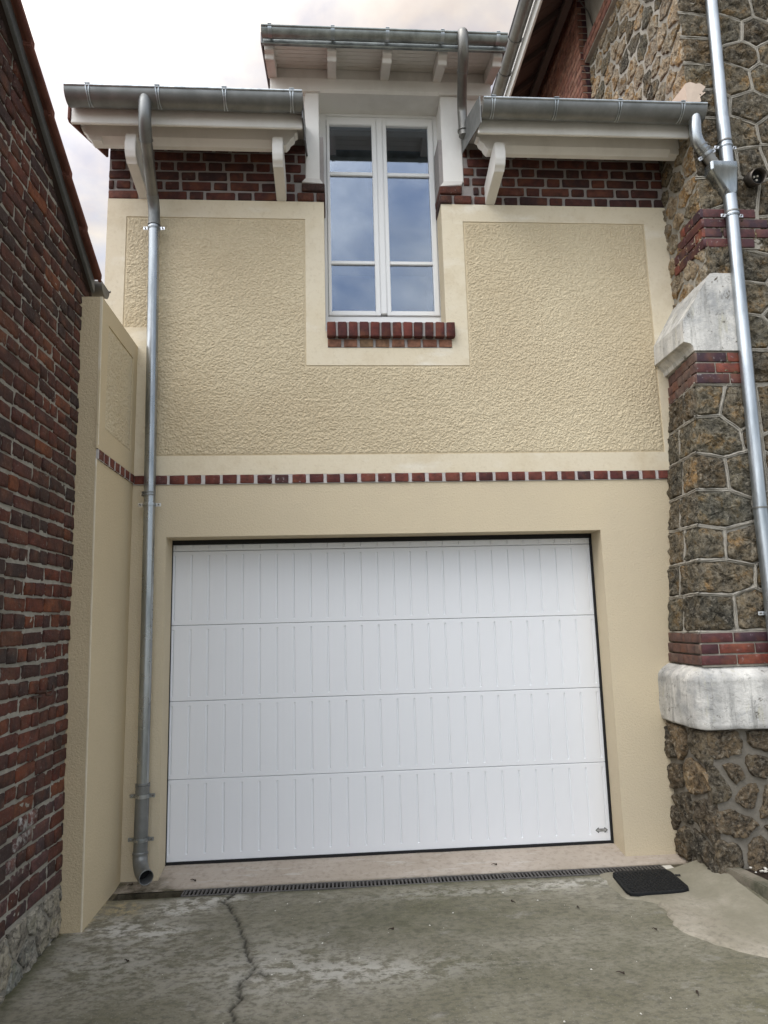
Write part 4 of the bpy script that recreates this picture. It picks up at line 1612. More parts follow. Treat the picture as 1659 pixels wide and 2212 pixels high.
# left
lp = empty('downpipe', (-1.60, -0.08, 0.2), "zinc downpipe with open spout at the bottom, left of the white garage door", "downpipe")
R0 = 0.0385
elb = smooth_path([(-1.566, -0.575, 5.09), (-1.566, -0.580, 5.00), (-1.568, -0.568, 4.93), (-1.574, -0.530, 4.880), (-1.582, -0.47, 4.840)])
MB().tube(elb, R0 + 0.003, 18).obj('elbow', 'zinc_gutter', lp, smooth='auto')
MB().tube([(-1.582, -0.475, 4.843), (-1.616, -0.145, 4.640)], R0, 18).obj('swan_neck', 'zinc_dull', lp, smooth='auto')
MB().tube(smooth_path([(-1.614, -0.160, 4.650), (-1.617, -0.115, 4.612), (-1.618, -0.088, 4.555), (-1.6175, -0.080, 4.46)]), R0 + 0.002, 18).obj('elbow', 'zinc_gutter', lp, smooth='auto')
MB().tube([(-1.6175, -0.08, 4.48), (-1.606, -0.08, 3.5), (-1.596, -0.08, 2.50)], R0, 20).obj('pipe', 'zinc_pipe', lp, smooth='auto')
MB().tube([(-1.596, -0.08, 2.53), (-1.591, -0.08, 1.5), (-1.590, -0.08, 0.655)], R0 - 0.001, 20).obj('pipe', 'zinc_pipe', lp, smooth='auto')
MB().tube([(-1.590, -0.08, 0.66), (-1.593, -0.08, 0.255)], R0 + 0.004, 20).obj('foot_pipe', 'zinc_gutter', lp, smooth='auto')
sp_path = smooth_path([(-1.593, -0.08, 0.27), (-1.592, -0.084, 0.235), (-1.582, -0.106, 0.200), (-1.562, -0.146, 0.174), (-1.541, -0.180, 0.164), (-1.520, -0.212, 0.160)])
mb = MB()
mb.tube(sp_path, R0 + 0.006, 20, cap=False)
o = mb.obj('spout', 'zinc_gutter', lp, smooth='auto')
sm = o.modifiers.new('wall', 'SOLIDIFY')
sm.thickness = 0.004
sm.offset = -1
mb = MB()
dcap = (sp_path[-1] - sp_path[-4]).normalized()
mb.tube([sp_path[-12], sp_path[-11]], R0, 16)
mb.obj('spout_shade', 'black_rubber', lp)  # black plug standing in for the shade inside the open spout
mb = MB()
for z in (4.462, 2.522, 2.505, 0.655, 0.668):
    mb.ring((-1.590 - (z - 0.6) * 0.0071 if z > 0.7 else -1.590, -0.08, z), (0, 0, 1), R0 - 0.001, R0 + 0.0065, 0.010)
mb.ring((-1.593, -0.08, 0.262), (0, 0, 1), R0, R0 + 0.009, 0.012)
mb.ring((-1.5825, -0.468, 4.839), (-0.034, 0.33, -0.203), R0, R0 + 0.006, 0.008)
mb.obj('joint_ring', 'zinc_gutter', lp, smooth='auto')
for (x, z, r) in ((-1.6172, 4.437, R0), (-1.5955, 2.44, R0), (-1.590, 0.598, R0 + 0.004), (-1.592, 0.342, R0 + 0.004)):
    clamp(lp, (x, -0.08, z), r, lug_mat='steel_clip' if z > 1 else 'zinc_pipe')

# dormer
dp = empty('downpipe', (0.65, -0.1, 5.3), "short dull grey swan-neck downpipe right of the dormer window", "downpipe")
MB().tube(smooth_path([(0.588, -0.440, 5.745), (0.588, -0.472, 5.730), (0.588, -0.472, 5.665), (0.594, -0.43, 5.600), (0.606, -0.33, 5.55)], 7), 0.039, 18).obj('elbow', 'zinc_dull', dp, smooth='auto')
MB().tube(smooth_path([(0.605, -0.34, 5.555), (0.622, -0.20, 5.49), (0.634, -0.12, 5.43), (0.638, -0.10, 5.36), (0.640, -0.10, 5.21)], 7), 0.036, 18).obj('pipe', 'zinc_dull', dp, smooth='auto')
mb = MB()
mb.ring((0.606, -0.33, 5.550), (0.1, 0.9, -0.42), 0.036, 0.0425, 0.008)
mb.obj('joint_ring', 'zinc_dull', dp, smooth='auto')
mb = MB()
mb.ring((0.640, -0.10, 5.255), (0, 0, 1), 0.034, 0.044, 0.012)
mb.obj('joint_ring', 'zinc_dull', dp, smooth='auto')

# right, on the stone house
rp = empty('downpipe', (2.38, -0.53, 0.1), "long bright galvanised downpipe with a funnel, fixed to the stone house corner", "downpipe")
RR = 0.041
xz = lambda z: 2.345 + (z - 2.3) * 0.0178
MB().tube([(xz(7.4), -0.535, 7.4), (xz(5.0), -0.535, 5.02)], RR, 20).obj('pipe', 'zinc_bright', rp, smooth='auto')
MB().tube([(xz(5.05), -0.535, 5.05), (2.389, -0.535, 4.69)], RR + 0.003, 20).obj('pipe', 'zinc_bright', rp, smooth='auto')
MB().tube([(2.381, -0.535, 4.475), (xz(4.30), -0.535, 4.31)], RR + 0.003, 20).obj('pipe', 'zinc_bright', rp, smooth='auto')
MB().tube([(xz(4.33), -0.535, 4.33), (xz(2.36), -0.535, 2.28)], RR, 20).obj('pipe', 'zinc_bright', rp, smooth='auto')
MB().tube([(xz(2.3), -0.535, 2.30), (xz(0.3), -0.6, 0.14)], RR + 0.002, 20).obj('pipe', 'zinc_bright', rp, smooth='auto')
# funnel
mb = MB()


def oct_loop(x0, x1, y0, y1, z, c0):
    return [(x0 + c0, y0, z), (x1 - c0, y0, z), (x1, y0 + c0, z), (x1, y1 - c0, z), (x1 - c0, y1, z), (x0 + c0, y1, z), (x0, y1 - c0, z), (x0, y0 + c0, z)]


mb.loft([oct_loop(2.338, 2.424, -0.578, -0.492, 4.462, 0.025), oct_loop(2.325, 2.426, -0.583, -0.488, 4.49, 0.02), oct_loop(2.247, 2.430, -0.590, -0.485, 4.628, 0.012),
         oct_loop(2.240, 2.434, -0.593, -0.483, 4.632, 0.012), oct_loop(2.240, 2.434, -0.593, -0.483, 4.690, 0.012), oct_loop(2.246, 2.430, -0.588, -0.486, 4.694, 0.012)])
mb.obj('funnel', 'zinc_pipe', rp, smooth='auto', bevel=0.003)
MB().tube(smooth_path([(2.170, -0.560, 5.10), (2.170, -0.567, 5.02), (2.166, -0.565, 4.93), (2.176, -0.558, 4.87), (2.205, -0.550, 4.82), (2.232, -0.545, 4.79)]), R0 + 0.002, 18).obj('elbow', 'zinc_pipe', rp, smooth='auto')
MB().tube([(2.222, -0.546, 4.80), (2.300, -0.54, 4.68)], R0 - 0.001, 18).obj('branch_pipe', 'zinc_dull', rp, smooth='auto')
mb = MB()
for z in (4.872, 4.338, 2.285):
    mb.ring((xz(z) if z != 4.872 else 2.390, -0.535, z), (0, 0, 1), RR, RR + 0.008, 0.010)
    mb.obj('joint_ring', 'zinc_dull', rp, smooth='auto')
    mb = MB()
mb.ring((2.228, -0.5455, 4.798), (0.078, 0.006, -0.12), R0, R0 + 0.007, 0.010)
mb.obj('joint_ring', 'zinc_dull', rp, smooth='auto')
mb = MB()
mb.ring((2.208, -0.548, 4.822), (0.06, 0.006, -0.10), R0, R0 + 0.007, 0.010)
mb.obj('joint_ring', 'zinc_dull', rp, smooth='auto')
for z in (4.835, 4.318, 1.62):
    clamp(rp, (xz(z) if z < 4.5 else 2.3895, -0.535, z), RR + 0.002, band='zinc_bright')
clamp(rp, (2.243, -0.545, 4.768), R0, (0.078, 0.006, -0.12), (0.12, 0, 0.078), band='zinc_pipe')

# neighbour's gutter end above the boundary wall
ng = empty('gutter', (-2.2, -0.5, 3.75), "dark gutter end poking out under the neighbour's tiled verge", "gutter")
half_round(MB(), 'x', -3.4, -1.790, -0.525, 3.765, 0.075, 0.004).obj('trough', 'zinc_dull', ng, smooth='auto')
mb = MB()
half_disc(mb, 'x', -1.793, -1.788, -0.525, 3.765, 0.077)
mb.obj('end_cap', 'zinc_dull', ng, bevel=0.001)
MB().tube([(-3.4, -0.45, 3.767), (-1.782, -0.45, 3.767)], 0.009, 8).obj('lip', 'zinc_dull', ng, smooth='auto')
mb = MB()
mb.prism([(-0.665, 3.70), (-0.60, 3.66), (-0.585, 3.76), (-0.665, 3.79)], 'x', -2.4, -1.845)
mb.obj('rafter_end', 'brown_wood', oldh)

# ================================================================== STONE HOUSE
FY = -0.48
sh = empty('stone_house', (2.6, 0.0, 0.0), "tall rough stone house with brick bands and a sloping buttress, at right edge", "house")


def xc(z):
    return 1.897 + 0.0835 * (z - 1.52)


def xj(z):
    return 1.943 + 0.093 * (z - 1.51)


def left_face(z):
    """x of the left face at the facade (y=0) and at the front corner"""
    return xj(z), xc(z)


# mortar cores
mb = MB()


def core(z, a, b):
    return [(b, FY, z), (4.2, FY, z), (4.2, 0.6, z), (a + (a - b) * 1.25, 0.6, z)]


mb.loft([core(-0.2, 1.858, 1.864), core(0.95, 1.853, 1.876)])
mb.obj('plinth_core', 'mortar_plinth', sh)
mb = MB()
mb.loft([core(0.95, xj(1.25), xc(1.25)), core(3.36, xj(3.36), xc(3.36))])
mb.obj('buttress_core', 'mortar_beige', sh)
mb = MB()
mb.box(2.195, 4.2, FY, 1.135, 3.30, 9.5)
mb.obj('wall_core', 'mortar_beige', sh)


# faces
def front(u, v, h):
    return (u, FY - h, v)


def lside(u, v, h):
    return (2.195 - h, u, v)


up_seeds = [(2.328, 6.033), (2.624, 6.017), (2.863, 6.027), (2.31, 5.85), (2.55, 5.821), (2.744, 5.8), (2.86, 5.632), (2.306, 5.641), (2.631, 5.616), (2.301, 5.426), (2.548, 5.416), (2.79, 5.432),
            (2.34, 5.224), (2.643, 5.188), (2.80, 5.0), (2.314, 4.978), (2.551, 4.975), (2.594, 4.761), (2.80, 4.80), (2.257, 4.76), (2.40, 4.75), (2.513, 4.494), (2.72, 4.461), (2.265, 4.506), (2.62, 4.16),
            (2.30, 4.0), (2.565, 3.979), (2.534, 3.716), (2.50, 3.51), (2.505, 3.224), (2.66, 3.617), (2.36, 4.30), (2.75, 4.25), (2.75, 3.85), (2.72, 3.38)]
for i, v in enumerate(np.arange(6.24, 7.6, 0.2)):
    for u in np.arange(2.30 + (i % 2) * 0.12, 3.5, 0.25):
        up_seeds.append((u + random.uniform(-0.03, 0.03), v + random.uniform(-0.02, 0.02)))
for i, v in enumerate(np.arange(3.2, 6.2, 0.2)):
    for u in np.arange(2.97 + (i % 2) * 0.11, 3.7, 0.25):
        up_seeds.append((u + random.uniform(-0.03, 0.03), v + random.uniform(-0.02, 0.02)))
stone_field(sh, up_seeds, [(-1, 0, -2.180), (1, 0, 3.6), (0, -1, -3.13), (0, 1, 7.6)], front, 0.029, 0.018, ['millstone', 'millstone', 'millstone_dark'], 0.014, 1.2, 'mortar_beige', edge_jit=0.006, rad=0.022)
# the buttress is laid in courses whose bed joints run round the corner
CZ = [3.128, 2.900, 2.662, 2.416, 2.187, 1.961, 1.752, 1.512]          # bed joints at the corner
JZ = [3.140, 2.913, 2.675, 2.423, 2.205, 1.961, 1.740, 1.505]          # the same joints where the side meets the garage
KX = lambda z: 1.897 + 0.0835 * (z - 1.52) - 0.014
cn = [(KX(z), z) for z in CZ]
XE = 2.44
J1, J2, J3, J4, J5, J6 = (2.17, 2.915), (2.168, 2.631), (2.182, 2.413), (2.122, 2.162), (2.114, 1.962), (2.135, 1.739)
R1, R1b, R3, R4, R5, R6 = (2.30, 2.806), (2.313, 2.666), (2.334, 2.357), (2.335, 2.207), (2.302, 1.923), (2.286, 1.784)
pier_polys = [
    [cn[0], (2.231, 3.124), J1, cn[1]], [(2.231, 3.124), (XE, 3.124), (XE, 2.87), R1, J1],
    [cn[1], J1, R1, R1b, J2, cn[2]], [R1, (XE, 2.87), (XE, 2.70), R1b],
    [cn[2], J2, J3, cn[3]], [J2, R1b, (XE, 2.70), (XE, 2.40), R3, J3],
    [cn[3], J3, R3, R4, J4, cn[4]], [R3, (XE, 2.40), (XE, 2.24), R4],
    [cn[4], J4, J5, cn[5]], [J4, R4, (XE, 2.24), (XE, 2.02), R5, J5],
    [cn[5], J5, R5, R6, J6, cn[6]], [R5, (XE, 2.02), (XE, 1.70), R6],
    [cn[6], J6, (2.133, 1.514), cn[7]], [J6, R6, (XE, 1.70), (XE, 1.514), (2.133, 1.514)]]
edge_front = (-1.0, 0.0835, -(1.897 - 0.014 - 0.0835 * 1.52))
stone_field(sh, [q[::-1] for q in pier_polys], None, front, 0.027, 0.020, ['millstone', 'millstone', 'millstone_dark'], 0.014, pointing='mortar_beige', edge_jit=0.006, rad=0.022, skip=(edge_front,))
pier_seeds = []
for i, v in enumerate(np.arange(1.62, 3.1, 0.22)):
    for u in np.arange(2.53 + (i % 2) * 0.11, 3.7, 0.24):
        pier_seeds.append((u + random.uniform(-0.03, 0.03), v + random.uniform(-0.02, 0.02)))
stone_field(sh, pier_seeds, [(-1, 0, -XE), (1, 0, 3.6), (0, -1, -1.505), (0, 1, 3.13)], front, 0.029, 0.018, ['millstone', 'millstone_dark'], 0.014, 1.25, 'mortar_beige', edge_jit=0.006, rad=0.022)
pl_seeds = [(1.997, 0.832), (2.217, 0.854), (1.934, 0.614), (2.176, 0.707), (2.109, 0.542), (2.002, 0.366), (2.224, 0.508), (1.945, 0.212), (2.134, 0.211), (2.30, 0.30), (2.02, 0.66), (2.36, 0.68)]
for v in np.arange(0.15, 0.95, 0.19):
    for u in np.arange(2.48, 3.6, 0.24):
        pl_seeds.append((u + random.uniform(-0.05, 0.05), v + random.uniform(-0.04, 0.04)))
stone_field(sh, pl_seeds, [(-1, 0, -1.872 + 0.03), (1, 0, 3.6), (0, -1, -0.04), (0, 1, 0.935)], front, 0.040, 0.024, ['millstone_plinth'], 0.014, 1.2, edge_jit=0.008)


# side faces: u runs along y
def pside(u, v, h):
    t = -u / 0.48
    a, b = left_face(v)
    return (a + (b - a) * t - h, u, v)


side_polys = []
for i in range(7):
    u0, u1, um = -0.494, 0.03, (-0.30, -0.205, -0.27, -0.215, -0.285, -0.20, -0.26)[i]
    top = lambda u: CZ[i] + (JZ[i] - CZ[i]) * (u + 0.48) / 0.48
    bot = lambda u: CZ[i + 1] + (JZ[i + 1] - CZ[i + 1]) * (u + 0.48) / 0.48
    side_polys += [[(u0, bot(u0)), (um + 0.01, bot(um)), (um, top(um)), (u0, top(u0))], [(um + 0.01, bot(um)), (u1, bot(u1)), (u1, top(u1)), (um, top(um))]]
stone_field(sh, side_polys, None, pside, 0.027, 0.018, ['millstone', 'millstone_dark', 'millstone'], 0.014, pointing='mortar_beige', edge_jit=0.006, rad=0.022, skip=((-1, 0, 0.494), (1, 0, 0.03)))


def plside(u, v, h):
    t = -u / 0.48
    return (1.855 + 0.014 * t - h, u, v)


pls = [(-0.148, 0.824), (-0.049, 0.583), (-0.321, 0.622), (-0.115, 0.392), (-0.40, 0.402), (-0.113, 0.206), (-0.306, 0.18), (-0.394, 0.838), (-0.02, 0.75), (-0.02, 0.3)]
stone_field(sh, pls, [(-1, 0, 0.505), (1, 0, 0.03), (0, -1, -0.06), (0, 1, 0.935)], plside, 0.036, 0.022, ['millstone_plinth', 'millstone_dark'], 0.014, 1.1, edge_jit=0.008)

ss = []
rs = random.Random(3)
for i, v in enumerate(np.arange(3.55, 7.0, 0.155)):
    for u in np.arange(-0.40 + (i % 2) * 0.10, 1.15, 0.20):
        ss.append((u + rs.uniform(-0.06, 0.06), v + rs.uniform(-0.045, 0.045)))
stone_field(sh, ss, [(-1, 0, 0.492), (1, 0, 1.135), (0, -1, -3.40), (0, 1, 6.985)], lside, 0.034, 0.014, ['millstone_pale', 'millstone_pale', 'millstone_pale', 'millstone'], 0.010, 1.3, edge_jit=0.010, rad=0.015)

# brick bands ------------------------------------------------------
gk = BrickKit(0.22, 0.06, 0.062, 'brick_glazed', 5, 0.003, 0.0008)
gh = BrickKit(0.105, 0.06, 0.062, 'brick_glazed', 5, 0.003, 0.0008)
wk = BrickKit(0.105, 0.06, 0.062, 'brick_washed', 5, 0.003, 0.001)


def band_front(x0, x1, z0, rows, pitch, phases, yf, pattern=(0.222, 0.222)):
    for r in range(rows):
        xa = x0[r] if isinstance(x0, (list, tuple)) else x0
        xb = x1[r] if isinstance(x1, (list, tuple)) else x1
        x = xa - phases[r]
        zc = z0 + pitch * (r + 0.5)
        i = 0
        while x < xb - 0.015:
            w = pattern[i % len(pattern)]
            a, b = max(x, xa), min(x + w, xb)
            if b - a > 0.025:
                (gk if b - a > 0.14 else gh).put(sh, ((a + b) / 2, yf + 0.03, zc), 0, b - a, pitch - 0.011, tilt=False)
            x += w + 0.011
            i += 1


# below the buttress cap
MB().box(2.040, 2.385, -0.497, FY, 3.122, 3.352).obj('band_mortar', 'mortar_beige', sh)
band_front([2.033, 2.040, 2.047], 2.385, 3.125, 3, 0.0743, (0.0, 0.10, 0.02), -0.505)
MB().box(1.885, 3.5, -0.497, FY, 1.300, 1.512).obj('band_mortar', 'mortar_beige', sh)
band_front([1.880, 1.885, 1.890], 3.4, 1.307, 3, 0.068, (0.0, 0.115, 0.02), -0.507)
MB().box(2.196, 2.60, -0.497, FY, 4.095, 4.392).obj('band_mortar', 'mortar_beige', sh)
band_front(2.196, [2.54, 2.76, 2.76, 2.57], 4.098, 4, 0.0735, (0.0, 0.10, 0.0, 0.06), -0.505, (0.222, 0.222))


def band_side(ya, yb, z0, rows, pitch, xf, kit, phases):
    for r in range(rows):
        y = ya[r] if isinstance(ya, (list, tuple)) else ya
        ye = yb[r] if isinstance(yb, (list, tuple)) else yb
        y += phases[r]
        zc = z0 + pitch * (r + 0.5)
        first = True
        yy = ya[r] if isinstance(ya, (list, tuple)) else ya
        while yy < ye - 0.015:
            w = phases[r] if (first and phases[r] > 0.03) else 0.105
            first = False
            b = min(yy + w, ye)
            if b - yy > 0.025:
                xx = xf(zc, (yy + b) / 2)
                kit.put(sh, (xx + 0.03, (yy + b) / 2, zc), -math.pi / 2, b - yy, pitch - 0.011, tilt=False)
            yy = b + 0.011


def px_(z, y):
    a, b = left_face(z)
    return a + (b - a) * (-y / 0.48) - 0.016


band_side(-0.502, 0.02, 3.125, 3, 0.0743, px_, wk, (0.0, 0.06, 0.0))
band_side(-0.502, 0.02, 1.307, 3, 0.068, px_, wk, (0.0, 0.06, 0.0))
band_side(-0.502, [-0.09, -0.10, -0.16, -0.22], 4.098, 4, 0.0735, lambda z, y: 2.195 - 0.018, gh, (0.22, 0.10, 0.22, 0.10))

# buttress cap: sloping weathering with a lip and a cove below
capf = [(2.36, 3.353), (2.030, 3.353), (2.022, 3.385), (2.008, 3.402), (1.985, 3.408), (1.962, 3.414), (1.970, 3.565), (2.192, 3.903), (2.215, 3.910), (2.385, 3.905), (2.385, 3.353)]
mb = MB()
loops = []
for i in range(9):
    t = i / 8
    y = -0.512 + t * 0.55
    loops.append([(x + (0.040 * t if x < 2.1 else 0.0), y, z + 0.03 * t * (1 if x < 2.0 else 0)) for x, z in capf])
mb.loft(loops)
cap = mb.mesh('buttress_cap')


def roughen(m, cuts, amp, scale, seed, bevel=0.006):
    bm = bmesh.new()
    bm.from_mesh(m)
    bmesh.ops.bevel(bm, geom=list(bm.edges), offset=bevel, segments=2, affect='EDGES', clamp_overlap=True)
    bmesh.ops.triangulate(bm, faces=[f0 for f0 in bm.faces if len(f0.verts) > 4])
    for _ in range(cuts):
        bmesh.ops.subdivide_edges(bm, edges=[e0 for e0 in bm.edges if e0.calc_length() > 0.03], cuts=1, use_grid_fill=True)
    bm.normal_update()
    for v in bm.verts:
        x, y, z = v.co
        n = float(fbm(np.array([x * scale + z * scale * 0.7]), np.array([y * scale + z * scale]), seed, 3)[0]) - 0.5
        v.co += v.normal * n * amp
    bm.to_mesh(m)
    bm.free()
    return m


cap_o = link('buttress_cap', roughen(cap, 2, 0.005, 14, 71, 0.002), 'weathered_cement', sh, smooth=True)
cap_o.data.set_sharp_from_angle(angle=math.radians(17))

# ledge over the plinth
mb = MB()
lf = [(0.0, 0.930), (-0.076, 0.932), (-0.085, 0.942), (-0.086, 1.10), (-0.083, 1.232), (-0.066, 1.256), (-0.030, 1.282), (0.0, 1.300)]      # projection, z
loops = []
for (x, y, dx, dy) in ((1.905, 0.0, -1.0, 0.0), (1.895, -0.25, -1.0, 0.0), (1.888, -0.43, -1.0, 0.0), (1.885, -0.470, -0.80, -0.42), (1.890, -0.480, -0.42, -0.80), (1.93, -0.480, 0, -1.0), (2.4, -0.480, 0, -1.0), (3.6, -0.480, 0, -1.0)):
    loops.append([(x - dx * p, y - dy * p * 0.85, z) for p, z in lf] + [(x + 0.1, y + 0.1, 1.30), (x + 0.1, y + 0.1, 0.935)])
mb.loft(loops)
link('ledge', roughen(mb.mesh('ledge'), 3, 0.014, 13, 72, 0.003), 'weathered_cement', sh, smooth='auto')

# torn plaster where the eave meets the stone corner
mb = MB()
pp = [(2.188, -0.22, 5.18), (2.186, -0.25, 5.40), (2.184, -0.34, 5.37), (2.180, -0.43, 5.36), (2.178, -0.49, 5.35)]
qq = [(2.205, -0.506, 5.37), (2.24, -0.508, 5.355), (2.275, -0.507, 5.36), (2.315, -0.505, 5.335), (2.29, -0.505, 5.30), (2.31, -0.505, 5.29), (2.265, -0.506, 5.25), (2.27, -0.506, 5.22), (2.23, -0.506, 5.19)]
mb.add([(2.165, y, z) for (_, y, z) in pp] + [(2.165, -0.49, 5.16)] + [(2.2, y, z) for (_, y, z) in pp] + [(2.2, -0.49, 5.16)],
       [(0, 1, 2, 3, 4, 5), (11, 10, 9, 8, 7, 6)] + [(i, (i + 1) % 6, (i + 1) % 6 + 6, i + 6) for i in range(6)])
qn = len(qq) + 2
q2 = [(2.166, -0.506, 5.355)] + qq + [(2.166, -0.506, 5.15)]
mb.add(q2 + [(x, -0.47, z) for x, y, z in q2], [tuple(range(qn)), tuple(range(2 * qn - 1, qn - 1, -1))] + [(i, (i + 1) % qn, (i + 1) % qn + qn, i + qn) for i in range(qn)])
mb.obj('plaster_patch', 'plaster_patch', sh)

# rear brick part, corbelled brick band and eave of the main roof
pk = BrickKit(0.22, 0.05, 0.062, 'brick_pink', 5, 0.003, 0.001)
pkh = BrickKit(0.105, 0.05, 0.062, 'brick_glazed', 4, 0.003, 0.001)
MB().box(2.112, 4.2, 1.145, 5.5, 5.0, 8.2).obj('rear_wall_core', 'mortar_beige', sh)
for r in range(30):
    zc = 6.20 + 0.073 * r
    y = 1.14 - (0.11 if r % 2 else 0)
    while y < 3.0:
        a, b = max(y, 1.138), y + 0.222
        if b - a > 0.03:
            pk.put(sh, (2.128, (a + b) / 2, zc), -math.pi / 2, b - a, 0.062, tilt=False)
        y += 0.233
    pkh.put(sh, (2.160, 1.165, zc), 0, 0.098, 0.062, tilt=False)
MB().box(2.145, 2.3, -0.48, 1.132, 6.99, 7.15).obj('corbel_core', 'mortar_beige', sh)
for r in range(2):
    y = -0.48 - (0.11 if r else 0)
    while y < 1.10:
        a, b = max(y, -0.48), min(y + 0.222, 1.13)
        if b - a > 0.03:
            pk.put(sh, (2.160, (a + b) / 2, 7.032 + r * 0.076), -math.pi / 2, b - a, 0.064, tilt=False)
        y += 0.233
# sloping soffit, rafters, fascia, roof
RS = 0.84
zr = lambda x: 7.42 + (x - 1.65) * RS
mb = MB()
mb.prism([(1.64, zr(1.64) + 0.02), (3.4, zr(3.4) + 0.02), (3.4, zr(3.4) + 0.10), (1.64, zr(1.64) + 0.10)], 'y', -1.1, 5.5)
mb.obj('main_roof', 'terracotta', sh)
for i in range(26):
    y = -1.1 + 0.24 * i
    MB().add([(1.655, y, zr(1.655)), (1.655, y + 0.232, zr(1.655)), (2.5, y + 0.232, zr(2.5)), (2.5, y, zr(2.5)),
              (1.655, y, zr(1.655) + 0.018), (1.655, y + 0.232, zr(1.655) + 0.018), (2.5, y + 0.232, zr(2.5) + 0.018), (2.5, y, zr(2.5) + 0.018)],
             [(0, 3, 2, 1), (4, 5, 6, 7), (0, 1, 5, 4), (1, 2, 6, 5), (2, 3, 7, 6), (3, 0, 4, 7)]).obj('soffit_board', 'grey_wash', sh)
for i in range(14):
    y = -0.9 + 0.42 * i
    mb = MB()
    mb.prism([(1.66, zr(1.66) - 0.002), (2.2, zr(2.2) - 0.002), (2.2, zr(2.2) - 0.085), (1.66, zr(1.66) - 0.060)], 'y', y, y + 0.065)
    mb.obj('rafter', 'brown_wood', sh, bevel=0.003)
MB().box(1.95, 2.02, -1.0, 5.5, zr(1.985) - 0.15, zr(1.985) - 0.088).obj('wall_plate', 'brown_wood', sh)
MB().box(1.630, 1.652, -1.1, 5.5, 7.345, 7.52).obj('fascia', 'white_paint', sh, bevel=0.003)
mb = MB()
mb.tube(smooth_path([(2.185, 0.95, 7.16), (2.18, 0.98, 7.30), (2.17, 1.02, 7.45), (2.10, 1.05, 7.62)]), 0.007, 8)
mb.obj('cable', 'zinc_dull', sh, smooth='auto')

hg = empty('gutter', (1.55, 1.5, 7.5), "weathered zinc gutter along the high eave of the stone house roof", "gutter")
half_round(MB(), 'y', -1.1, 5.5, 1.553, 7.512, 0.068).obj('trough', 'zinc_dull', hg, smooth='auto')
MB().tube([(1.485, -1.1, 7.514), (1.485, 5.5, 7.514)], 0.010, 8).obj('lip', 'zinc_dark', hg, smooth='auto')
for y in (0.15, 0.70, 1.414, 1.856, 2.6, 3.3):
    mb = MB()
    r = 0.0695
    prof = [(1.553 + r * math.cos(math.pi + math.pi * i / 14), 7.512 + r * math.sin(math.pi + math.pi * i / 14)) for i in range(15)]
    r = 0.075
    prof += [(1.553 + r * math.cos(math.pi + math.pi * i / 14), 7.512 + r * math.sin(math.pi + math.pi * i / 14)) for i in range(14, -1, -1)]
    mb.prism(prof, 'y', y - 0.012, y + 0.012)
    mb.obj('gutter_bracket', 'zinc_dull', hg, smooth='auto')

# ================================================================== WALL LAMP
wl = empty('wall_lamp', (2.575, -0.5, 4.585), "dark bronze tubular lamp on the stone wall beside the downpipe funnel", "lamp")
mb = MB()
Rl = 0.054
ax0, ax1 = Vector((2.572, -0.49, 4.612)), Vector((2.566, -0.60, 4.578))
mb.tube([ax0, ax1], Rl, 24, cap=False)
o = mb.obj('housing', 'bronze', wl, smooth='auto')
sm = o.modifiers.new('wall', 'SOLIDIFY')
sm.thickness = 0.003
sm.offset = -1
MB().tube([ax0 + (ax1 - ax0) * 0.45, ax0 + (ax1 - ax0) * 0.5], Rl - 0.004, 20).obj('reflector', 'black_rubber', wl)
for dx, dz in ((-0.012, 0.005), (0.014, 0.012), (0.004, -0.018)):
    c0 = ax0 + (ax1 - ax0) * 0.55 + Vector((dx, 0, dz))
    MB().tube([c0, c0 + (ax1 - ax0) * 0.1], 0.007, 10).obj('led', 'chip_white', wl, smooth='auto')
MB().tube([ax0 - (ax1 - ax0) * 0.12, ax0 + (ax1 - ax0) * 0.02], 0.046, 20).obj('back_plate', 'chip_white', wl, smooth='auto')

# ================================================================== DRAIN GRATES
gbar = MB().box(-0.0055, 0.0055, -0.040, 0.040, -0.010, 0.0).mesh('bar')
gbar.materials.append(M['cast_grate'])
fr = MB()
fr.box(-0.247, 0.247, -0.055, -0.040, -0.018, 0.0)
fr.box(-0.247, 0.247, 0.040, 0.055, -0.018, 0.0)
fr.box(-0.247, -0.238, -0.040, 0.040, -0.018, 0.0)
fr.box(0.238, 0.247, -0.040, 0.040, -0.018, 0.0)
frm = fr.mesh('frame')
frm.materials.append(M['cast_grate'])
gtxt = ["leftmost drain grate, beside the uncovered mossy end of the channel", "drain grate whose edge meets the crack in the concrete",
        "third drain grate from the open left end of the channel", "third drain grate from the right end, below the garage door",
        "drain grate second from the right end, left of the black mat", "rightmost drain grate, behind the black rubber mat near the stone wall"]
for i in range(6):
    xcn = -1.308 + 0.247 + 0.495 * i
    g = empty('drain_grate', (xcn, -0.206, 0.062 + random.uniform(-0.001, 0.001)), gtxt[i], "grate", "cast drain grates in front of the garage door")
    for nm, me in (('frame', frm),):
        c0 = bpy.data.objects.new(nm, me)
        COL.objects.link(c0)
        c0.parent = g
    for j in range(20):
        b0 = bpy.data.objects.new('bar', gbar)
        COL.objects.link(b0)
        b0.parent = g
        b0.location = (-0.238 + 0.0238 * (j + 0.5) - 0.0, 0, -0.001)
MB().box(1.664, 1.72, -0.235, -0.17, 0.056, 0.062).obj('drain_end', 'chip_white')
tag(bpy.data.objects['drain_end'], "pale plastic end piece of the drain, at its right tip", "drain end")

